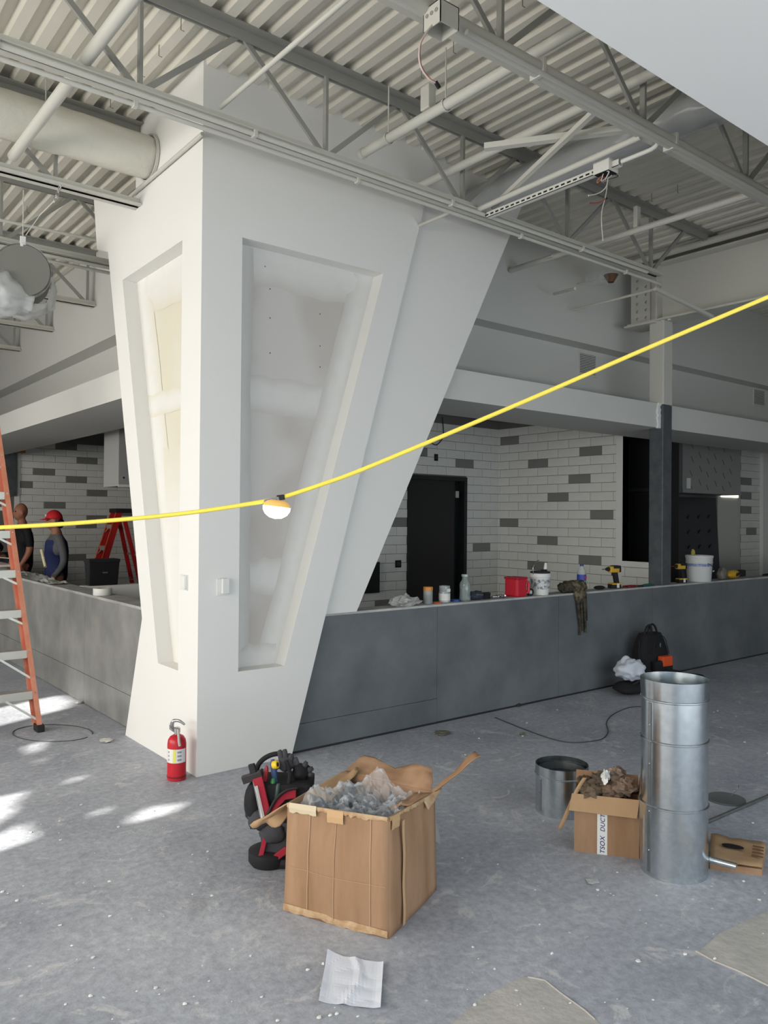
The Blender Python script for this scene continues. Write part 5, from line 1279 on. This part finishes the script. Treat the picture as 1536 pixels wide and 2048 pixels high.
# ---- kitchen equipment beyond the column
e = empty('range_hood', (10.8, 6.3, 2.0), 'stainless kitchen hood with printed film beyond the steel column', 'hood')
VH = 5.82
a, b = PY(1365, 985, VH), PY(1481, 985, VH); zt = 2.62
MB().box((a.x, VH, a.z), (b.x, VK - .01, 3.05)).build('canopy', mat('hood_steel', (150, 150, 148), .45, .3), e)
MB().box((a.x - .012, VH - .012, a.z), (b.x, VH, a.z + .05)).build('lip', mat('hood_steel', (150, 150, 148), .45, .3), e)
MB().box((a.x + .10, VH - .004, a.z + .06), (a.x + .2, VH - .001, a.z + .2)).build('sticker', M_LABELW, e)
rr = random.Random(3)
for i in range(4):
    for j in range(6):
        x = a.x + .2 + j * .21 + rr.uniform(-.02, .02); z = a.z + .12 + i * .19 + (j % 2) * .07
        MB().bar((x, VH - .002, z), (x + .06, VH - .002, z - .08), .014, .002, (0, 1, 0)).build('film_print', mat('film_print', (98, 98, 98), .5), e)
e = empty('dark_panel', (10.6, 6.5, 0), 'tall dark navy film-covered panel leaning under the stainless hood', 'panel')
a0, a1, b1, b0 = PY(1340, 1170, 6.0), PY(1446, 1180, 6.0), PY(1432, 996, 6.18), PY(1340, 996, 6.18)
a0.z = a1.z = 0.0
MB().hexa([a0, a1, a1 + Vector((0, .04, 0)), a0 + Vector((0, .04, 0)), b0, b1, b1 + Vector((0, .04, 0)), b0 + Vector((0, .04, 0))]).build('sheet', mat('navy_film', (26, 30, 42), .35), e)
for i in range(3):
    for j in range(4):
        c = lerp(lerp(a0, a1, .35 + i * .22), lerp(b0, b1, .35 + i * .22), .52 + j * .11)
        MB().bar(c + Vector((0, -.006, 0)), c + Vector((.06, -.006, .05)), .02, .002, (0, 1, 0)).build('print', M_BLACK, e)
a, b = PY(1436, 1000, VK - .05), PY(1482, 1000, VK - .05)
e = empty('steel_sheet', (a.x, VK - .05, 0), 'pale stainless wall sheet between the navy panel and the tile strip', 'panel')
MB().box((a.x, VK - .045, 0), (b.x - .01, VK - .012, PY(1460, 984, VK).z)).build('sheet', mat('steel_sheet_pale', (196, 196, 190), .3, .35), e)
MB().box((a.x + .1, VK - .06, PY(1460, 995, VK).z), (b.x - .1, VK - .045, PY(1460, 984, VK).z)).build('light_strip', mat('lamp_glow', (255, 252, 240), .5, emit=(255, 248, 230), estr=2.5), e)
# ================================================================== LADDERS
def ladder(name, label, cat, org, yaw, Hh, wb, wt, lean, rear, nstep, rail_m, step_m, rise=.305, top_cap=True, sc=1.0):
    """front rails in local plane leaning to +Y; local X = width; origin at the front right foot"""
    e = root(name, org, label, cat, yaw=yaw)
    def P(mb, nm, m, **k): return part(mb, nm, m, e, **k)
    def rp(side, z):   # side 1 = origin side rail
        t = z / Hh; half = (wb + (wt - wb) * t) / 2
        return Vector((-wb / 2 + side * half, lean * z, z))
    for sd in (1, -1):
        a, b = rp(sd, .035), rp(sd, Hh)
        P(MB().bar(a, b, .026, .085, (0, 1, 0)), 'rail', rail_m[1])
        P(MB().bar(a + Vector((0, -.044, 0)), b + Vector((0, -.044, 0)), .036, .008, (0, 1, 0)), 'rail_flange', rail_m[0])
        P(MB().bar(a + Vector((-.012 * sd, .044, 0)), b + Vector((-.012 * sd, .044, 0)), .036, .006, (0, 1, 0)), 'rail_flange', rail_m[0])
        f = rp(sd, 0)
        P(MB().box((f.x - .028, f.y - .055, 0), (f.x + .028, f.y + .055, .055)), 'foot', M_RUBBER, bevel=.008)
        ra = Vector((-wb / 2 + sd * (wb / 2 + .03), rear, .03)); rb = rp(sd, Hh - .08) + Vector((0, .09, 0))
        P(MB().bar(ra, rb, .03, .055, (0, 1, 0)), 'rear_rail', rail_m[1])
        P(MB().box((ra.x - .025, ra.y - .04, 0), (ra.x + .025, ra.y + .04, .05)), 'foot', M_RUBBER, bevel=.006)
        P(MB().bar(rp(sd, Hh * .45) + Vector((-.02 * sd, .05, 0)), ra + (rb - ra) * .45 + Vector((-.02 * sd, 0, 0)), .02, .006), 'spreader', step_m)
    for k in range(1, nstep + 1):
        z = rise * k; a, b = rp(1, z), rp(-1, z)
        P(MB().box((b.x + .012, a.y - .047, z - .062), (a.x - .012, a.y + .04, z)), 'step', step_m, bevel=.003)
        L = .21 if k <= 2 else .11
        if z - L > .05:
            for sd in (1, -1):
                q = rp(sd, z - L); s0 = rp(sd, z - .055) - Vector((sd * L * 1.0, 0, 0))
                P(MB().bar(s0 + Vector((0, -.03, 0)), q + Vector((-.014 * sd, -.03, 0)), .016, .008, (0, 1, 0)), 'knee_brace', step_m)
        for sd in (1, -1):
            q = rp(sd, z - .012); P(MB().lathe([(.0001, .004), (.006, .004), (.007, 0)], q + Vector((0, -.048, 0)), 8, (0, -1, 0)), 'rivet', M_GALVD)
    for z in (.5, 1.1, 1.7):
        if z < Hh:
            h0 = wb / 2 + .03; t = z / Hh
            P(MB().bar(Vector((-wb / 2 - h0 + .05 * t, rear + (lean * Hh + .09 - rear) * t, z)), Vector((-wb / 2 + h0 - .05 * t, rear + (lean * Hh + .09 - rear) * t, z)), .02, .03), 'rear_brace', step_m)
    if top_cap:
        c = rp(1, Hh); d = rp(-1, Hh); P(MB().box((d.x - .04, c.y - .06, Hh - .01), (c.x + .04, c.y + .17, Hh + .05)), 'top_cap', M_RUBBER if rail_m[0] is not M_ORANGE_LIT else M_ALU, bevel=.012)
    return e
M_ORD = mat('ladder_orange_deep', (182, 92, 70), .5, rgb2=(168, 78, 58), scale=8)
f = G(78, 1462)
ladder('step_ladder', 'orange fibreglass step ladder with grey steps and a black foot beside the lighter counter', 'ladder', f, 0.0, 2.9, .80, .30, .235, 1.5, 8, (M_ORANGE_LIT, M_ORD), M_ALU)
M_LR = mat('ladder_red', (176, 34, 36), .45); M_LRO = mat('ladder_red_orange', (206, 84, 48), .5)
p = PY(166, 1031, 11.0); p.z = 0
ladder('step_ladder', 'red step ladder with a black top standing before the far tiled wall', 'ladder', Vector((p.x, p.y, 0)), YAW - 1.0, 1.70, .5, .30, .30, .95, 5, (M_LRO, M_LR), M_ALU)

# ================================================================== PEOPLE
def make_body(bones, extra, vox=.013):
    """bones: list of chains of (x,y,z,r); extra: callback adding solids; returns a continuous remeshed mesh"""
    mb = MB()
    for ch in bones:
        pts = smoothpath([Vector(c[:3]) for c in ch], 5); n = len(pts)
        rad = []
        for i in range(len(ch) - 1):
            for k in range(5): rad.append(ch[i][3] + (ch[i + 1][3] - ch[i][3]) * k / 5)
        rad.append(ch[-1][3]); mb.tube(pts, rad, 12)
        mb.blob(pts[0], rad[0] * .98, 10, 7, 0); mb.blob(pts[-1], rad[-1] * .98, 10, 7, 0)
    extra(mb)
    o = mb.build('tmp', M_BLACK, fix=False)
    md = o.modifiers.new('r', 'REMESH'); md.mode = 'VOXEL'; md.voxel_size = vox
    sm = o.modifiers.new('s', 'SMOOTH'); sm.factor = .6; sm.iterations = 3
    dg = bpy.context.evaluated_depsgraph_get(); me = bpy.data.meshes.new_from_object(o.evaluated_get(dg)); bpy.data.objects.remove(o)
    return me
def person(name, loc, yaw, label, bones, extra, mats, rule, group=None):
    e = root(name, loc, label, 'person', group, yaw=yaw)
    me = make_body(bones, extra); me.name = 'body'; me.materials.clear()
    for m in mats: me.materials.append(m)
    for pl_ in me.polygons:
        pl_.material_index = rule(pl_.center); pl_.use_smooth = True
    o = bpy.data.objects.new('body', me); COL.objects.link(o); o.parent = e
    return e
SK1 = mat('skin_a', (158, 104, 82), .55); SK2 = mat('skin_b', (150, 106, 82), .55)
def head_solids(c, h=.115, face=(0, -1)):
    cx, cy, cz = c; fx, fy = face
    def ex(mb):
        mb.blob((cx, cy, cz + .02), (.078, .092, h), 18, 14, .0)
        mb.blob((cx + fx * .022, cy + fy * .03, cz - .045), (.058, .065, .068), 14, 10, .0)
        mb.blob((cx + fx * .098, cy + fy * .098, cz - .012), (.014, .014, .026), 8, 6, 0)          # nose
        for sg in (-1, 1):
            mb.blob((cx + fy * .08 * sg, cy - fx * .08 * sg, cz - .005), (.018, .02, .034), 8, 6, 0)  # ears
        mb.blob((cx + fx * .085, cy + fy * .085, cz - .058), (.024, .02, .012), 8, 6, 0)            # lips
    return ex
def arm(sx, elbow, wrist, r=(.058, .047, .036, .028)):
    return [(sx * .06, .0, 1.40, .07), (sx * .195, .01, 1.425, .062), (*elbow, r[1]), (*wrist, r[3])]
def hand(w, d, side):
    """palm plus five separate fingers pointing along d from wrist w"""
    w = Vector(w); d = Vector(d).normalized(); a = d.orthogonal().normalized(); b = d.cross(a); out = [[(*w, .028), (*(w + d * .05), .03), (*(w + d * .085), .028)]]
    for i, (o, L) in enumerate(((-.028, .065), (-.010, .078), (.010, .074), (.027, .058))):
        k = w + d * .085 + a * o; m = k + d * L * .55 + b * .006; t = k + d * L + b * .022 * side
        out.append([(*k, .0105), (*m, .0098), (*t, .0085)])
    k = w + d * .03 - a * .028; out.append([(*k, .0125), (*(k + d * .025 - a * .02 + b * .012), .0115), (*(k + d * .055 - a * .022 + b * .02), .0095)])
    return out
def legs(foot=(-.15)):
    o = []
    for s in (-1, 1):
        o.append([(s * .09, 0, .93, .115), (s * .10, -.01, .70, .088), (s * .105, -.015, .50, .062), (s * .105, .02, .30, .058), (s * .105, .03, .09, .042)])
        o.append([(s * .105, .035, .05, .045), (s * .11, -.06, .045, .044), (s * .115, -.15, .035, .036)])
    return o
TORSO = [[(0, 0, .93, .15), (0, .005, 1.08, .145), (0, .005, 1.25, .155), (0, .0, 1.38, .14), (0, .0, 1.47, .08), (0, -.005, 1.55, .055)]]
def torso_wide(mb):
    mb.blob((0, 0, 1.30), (.20, .12, .17), 18, 12, 0); mb.blob((0, 0, 1.40), (.205, .095, .075), 18, 10, 0); mb.blob((0, .01, 1.02), (.175, .125, .14), 18, 10, 0)
# bald worker in a dark T-shirt
e1, w1, e2, w2 = (.27, .03, 1.15), (.25, -.08, .93), (-.27, .03, 1.15), (-.24, -.10, .94)
bones = TORSO + [arm(1, e1, w1), arm(-1, e2, w2)] + legs() + hand(w1, (-.05, -.12, -1), 1) + hand(w2, (.05, -.12, -1), -1)
hs_ = head_solids((0, -.02, 1.665))
def rule1(c):
    if c.z > 1.50: return 0
    if abs(c.x) > .20 and c.z < 1.19: return 0
    if c.z < .95 and abs(c.x) > .19: return 0
    if c.z < .10: return 3
    return 1 if c.z > .92 else 2
P1 = person('person', Vector((*PX(45, 1029, 3.02)[:2], .015)), YAW - .9, 'bald worker in a dark T-shirt standing behind the lighter counter', bones, lambda mb: (hs_(mb), torso_wide(mb)), [SK1, mat('tshirt_dark', (17, 18, 22), .8), mat('trousers_dark', (32, 32, 36), .85), M_RUBBER], rule1)
part(MB().box((.06, -.135, 1.345), (.10, -.118, 1.37)), 'shirt_logo', mat('logo_grey', (150, 152, 160), .6), P1)
for sx in (-.032, .032):
    part(MB().blob((sx, -.103, 1.68), (.013, .008, .009), 8, 6, 0), 'eye', M_BLACK, P1)
# worker in a red cap and raglan shirt, turned in profile
e1, w1, e2, w2 = (.26, .06, 1.14), (.20, -.06, .92), (-.26, .04, 1.14), (-.20, -.12, .93)
bones = TORSO + [arm(1, e1, w1), arm(-1, e2, w2)] + legs() + hand(w1, (-.05, -.15, -1), 1) + hand(w2, (.05, -.2, -1), -1)
hs2 = head_solids((0, -.03, 1.655))
def rule2(c):
    if c.z > 1.485: return 0
    if c.z < .10: return 4
    if c.z < .94 and abs(c.x) > .165: return 0
    if c.z < .93: return 3
    if abs(c.x) > .165 or c.z > 1.41: return 2
    return 1
p2 = Vector((*PX(113, 1040, 3.02)[:2], -.0))
P2 = person('person', Vector((p2.x, p2.y, 0)), YAW - 1.05, 'worker in a red cap and blue and grey raglan shirt behind the lighter counter', bones, lambda mb: (hs2(mb), torso_wide(mb)), [SK2, mat('shirt_blue', (30, 40, 84), .8), mat('shirt_grey', (88, 88, 92), .8), mat('jeans_dark', (30, 32, 44), .85), M_RUBBER], rule2)
P2.scale = (.95, .95, .95)
cap_m = mat('cap_red', (190, 24, 34), .7)
cp_ = MB(); g = []
for i in range(8):
    th = (math.pi / 2) * i / 7
    g.append([(.092 * math.sin(th + .0001) * math.cos(2 * math.pi * k / 24), -.03 + .106 * math.sin(th + .0001) * math.sin(2 * math.pi * k / 24), 1.685 + .118 * math.cos(th)) for k in range(25)])
cp_.sheet(g); cap = part(cp_, 'cap', cap_m, P2, smooth=True, solid=.006)
br = MB(); g = []
for i in range(9):
    an = math.pi * (1.18 + .64 * i / 8); g.append([(.09 * math.cos(an), -.03 + .104 * math.sin(an), 1.69), (.105 * math.cos(an), -.03 + .185 * math.sin(an), 1.672)])
o = br.sheet(g).build('brim', cap_m, None, smooth=True, solid=.006); o.parent = cap
o = MB().box((-.022, -.142, 1.715), (.022, -.128, 1.745)).build('badge', M_LABELW); o.parent = cap
part(MB().blob((0, .035, 1.63), (.08, .065, .07), 16, 10, .1, 3, seed=3), 'hair', M_BLACK, P2, smooth=True)
for sx in (-.032, .032):
    part(MB().blob((sx, -.113, 1.668), (.012, .008, .008), 8, 6, 0), 'eye', M_BLACK, P2)
# third worker bending low behind the counter, only the head in frame
bones = [[(0, .35, .72, .15), (0, .25, .86, .15), (0, .1, .95, .14), (0, .02, .99, .1), (0, -.06, 1.03, .055)],
         [(.06, .06, .95, .07), (.19, .04, .93, .06), (.24, -.05, .68, .047), (.15, -.2, .52, .03)], [(-.06, .06, .95, .07), (-.19, .04, .93, .06), (-.24, -.05, .68, .047), (-.15, -.2, .52, .03)]]
for s in (-1, 1):
    bones += [[(s * .09, .36, .72, .12), (s * .13, .12, .56, .09), (s * .14, -.02, .50, .064), (s * .13, .1, .3, .058), (s * .12, .2, .09, .043)], [(s * .12, .2, .05, .045), (s * .12, .1, .045, .044), (s * .12, .02, .035, .036)]]
bones += hand((.15, -.2, .52), (-.3, -.6, -.8), 1) + hand((-.15, -.2, .52), (.3, -.6, -.8), -1)
hs3 = head_solids((0, -.12, 1.10))
p3 = PX(4, 1105, 2.98)
P3 = person('person', Vector((p3.x, p3.y + .05, 0)), YAW - .3, 'dark haired worker crouching low behind the lighter counter beside the ladder', bones, lambda mb: (hs3(mb), mb.blob((0, .15, .9), (.19, .2, .14), 16, 10, 0)), [SK2, mat('tshirt_dark2', (40, 40, 46), .8), mat('trousers_dark', (32, 32, 36), .85), M_RUBBER],
            lambda c: 0 if (c.z > 1.0 and c.y < 0.0) or (c.z < .62 and c.y < -.12) else (3 if c.z < .1 else (1 if c.z > .70 and c.y < .45 else 2)))
part(MB().blob((0, -.085, 1.155), (.086, .092, .085), 16, 10, .06, 3, seed=3), 'hair', M_BLACK, P3, smooth=True)
for sx in (-.03, .03):
    part(MB().blob((sx, -.203, 1.115), (.012, .008, .008), 8, 6, 0), 'eye', M_BLACK, P3)
a, b = PX(83, 1100, 2.80), PX(91, 1134, 2.80)
e = empty('rolled_plan', a, 'pale rolled plan held upright between the two workers', 'paper roll')
MB().tube([a, b], .018, 12).build('roll', mat('plan_cream', (216, 206, 168), .7), e, smooth='auto')
MB().tube([lerp(a, b, .45), lerp(a, b, .5)], .0195, 12).build('band', M_LABELW, e, smooth='auto')

# ================================================================== LEFT COUNTER AND KITCHEN BITS
c = G(205, 1190, .962)
e = empty('tape_roll', c, 'white round roll lying flat on top of the lighter counter', 'roll')
MB().lathe([(.05, 0), (.075, 0), (.078, .004), (.078, .056), (.075, .06), (.05, .06), (.05, 0)], c, 28).build('roll', M_LABELW, e, smooth='auto')
MB().lathe([(.048, .002), (.05, .002), (.05, .058), (.048, .058), (.048, .002)], c, 28).build('core', M_CARDL, e, smooth='auto')
c = G(222, 1174, .965)
e = empty('tool_box', c, 'soft black tool box standing on the low white cross wall', 'tool box')
w2_ = .14
MB().hexa([(c.x - w2_, 7.75, .966), (c.x + w2_, 7.75, .966), (c.x + w2_, 7.855, .966), (c.x - w2_, 7.855, .966), (c.x - w2_ * 1.08, 7.72, 1.20), (c.x + w2_ * 1.05, 7.72, 1.20), (c.x + w2_ * 1.05, 7.88, 1.20), (c.x - w2_ * 1.08, 7.88, 1.20)]).build('body', M_FABK, e, bevel=.012)
MB().box((c.x - w2_ * 1.12, 7.715, 1.19), (c.x + w2_ * 1.08, 7.885, 1.225)).build('lid', M_RUBBER, e, bevel=.01)
MB().box((c.x - .02, 7.728, 1.085), (c.x + .03, 7.738, 1.10)).build('badge', M_GALVD, e)
# draped sheeting on the counter near the ladder
g = []
for i in range(25):
    row = []
    for j in range(9):
        v = 8.1 + 1.5 * i / 24; u = 2.32 + .19 * j / 8
        row.append((u, v, .965 + .04 * abs(noise.noise(Vector((u * 12, v * 5, 1)))) + .05 * max(0, 1 - abs(v - 9.2) * 2) * (1 - .5 * j / 8)))
    g.append(row)
tag(MB().sheet(g).build('drop_sheet', mat('drop_sheet', (168, 168, 164), .7, rgb2=(186, 186, 182), scale=8)), 'grey crumpled drop sheet along the top of the lighter counter', 'sheet')
p = PX(4, 1128, 2.42)
tag(MB().box((2.33, p.y - .25, 1.025), (2.50, p.y + .5, 1.05)).build('foam_board', mat('board_pink', (214, 196, 192), .7), bevel=.003), 'pale pinkish board lying on the drop sheet behind the ladder', 'board')
tag(MB().box((2.36, p.y - .05, .962), (2.47, p.y + .3, 1.025)).build('brick_block', mat('block_grey', (140, 140, 136), .9), bevel=.004), 'grey block propping up the pale board', 'block')
a, b = PY(237, 972, 9.2), PY(258, 972, 9.2)
e = empty('steel_cabinet', (a.x, 9.2, a.z), 'hanging stainless cabinet corner beside the pillar in front of the far tiled wall', 'cabinet')
MB().box((a.x, 9.2, a.z), (a.x + .7, 9.7, 2.97)).build('body', mat('cab_steel', (188, 188, 186), .4, .3), e)
MB().box((a.x - .006, 9.19, a.z - .012), (a.x + .71, 9.2, a.z + .02)).build('lip', M_LABELW, e)
MB().lathe([(.0001, .004), (.012, .004), (.014, 0)], (a.x + .06, 9.2, a.z + .1), 10, (0, -1, 0)).build('rivet', M_CHROME, e)

# ================================================================== STRING LIGHT
def ray(x, y, D): return Vector((EYE + (CAMM @ np.array([x - CX, y - CY, FPX])) * D / FPX).tolist())
DL = 2.15
cp_ = [(-60, 1058), (0, 1055), (140, 1047), (300, 1034), (420, 1020), (520, 1004), (560, 996), (640, 970), (720, 941), (900, 866), (1100, 781), (1300, 694), (1536, 594), (1640, 549)]
pts = [ray(x, y, DL) for x, y in cp_]
endR = pts[-1] + (pts[-1] - pts[-2]) * 1.2; 
e = empty('string_light_cord', pts[0], 'taut yellow temporary light cord slung across the room', 'cord')
lp = [Vector((-3.99, pts[0].y + 1.9, pts[0].z + .25)), lerp(pts[0], (-3.99, pts[0].y + 1.9, pts[0].z + .25), .4) - Vector((0, 0, .02))] + pts
hook = pts[-1] + (pts[-1] - pts[-2]).normalized() * 1.4
lp += [hook, Vector((hook.x + .1, hook.y - .05, 3.2))]
MB().tube([lp[0]] + smoothpath(pts, 5) + lp[-2:], .0058, 10).build('cable', M_YELL, e, smooth=True)
L0 = ray(551, 1000, DL)
e = empty('work_lamp', L0, 'glowing domed work lamp clipped under the yellow cord', 'lamp')
rl = .0375
c = ray(553, 1018, DL); up = Vector((.10, -.05, 1)).normalized()
MB().lathe([(.0001, -rl * .72), (rl * .45, -rl * .64), (rl * .8, -rl * .4), (rl * .97, -.004), (rl, .006)], c, 28, up).build('dome', mat('lamp_dome', (255, 252, 244), .4, emit=(255, 249, 236), estr=7.0), e, smooth=True)
MB().lathe([(rl, .006), (rl * .93, .014), (rl * .72, .021), (rl * .5, .024), (.0001, .025)], c, 28, up).build('amber_cap', mat('lamp_amber', (224, 176, 96), .4, emit=(230, 180, 100), estr=.25), e, smooth='auto')
q = ray(551, 1000, DL); rt = (ray(580, 992, DL) - ray(522, 1004, DL)).normalized()
MB().bar(q - rt * .03 + Vector((0, 0, -.001)), q + rt * .012, .02, .015).build('clip', mat('clip_grey', (120, 120, 128), .5), e, bevel=.003)
MB().bar(q + rt * .004 + Vector((0, 0, .005)), q + rt * .026 + Vector((0, 0, .003)), .018, .014).build('clip_jaw', M_RUBBER, e, bevel=.003)
MB().tube([q + Vector((0, 0, -.003)), c + up * .02], .012, 12).build('socket', mat('socket_dark', (56, 56, 60), .5), e, smooth='auto')
MB().bar(q + rt * .01 + Vector((0, 0, -.008)), q + rt * .03 + Vector((0, 0, -.014)), .006, .006).build('guard_hook', M_RUBBER, e)
for o in list(bpy.data.objects):
    if o.type == 'EMPTY' and not o.children: bpy.data.objects.remove(o)
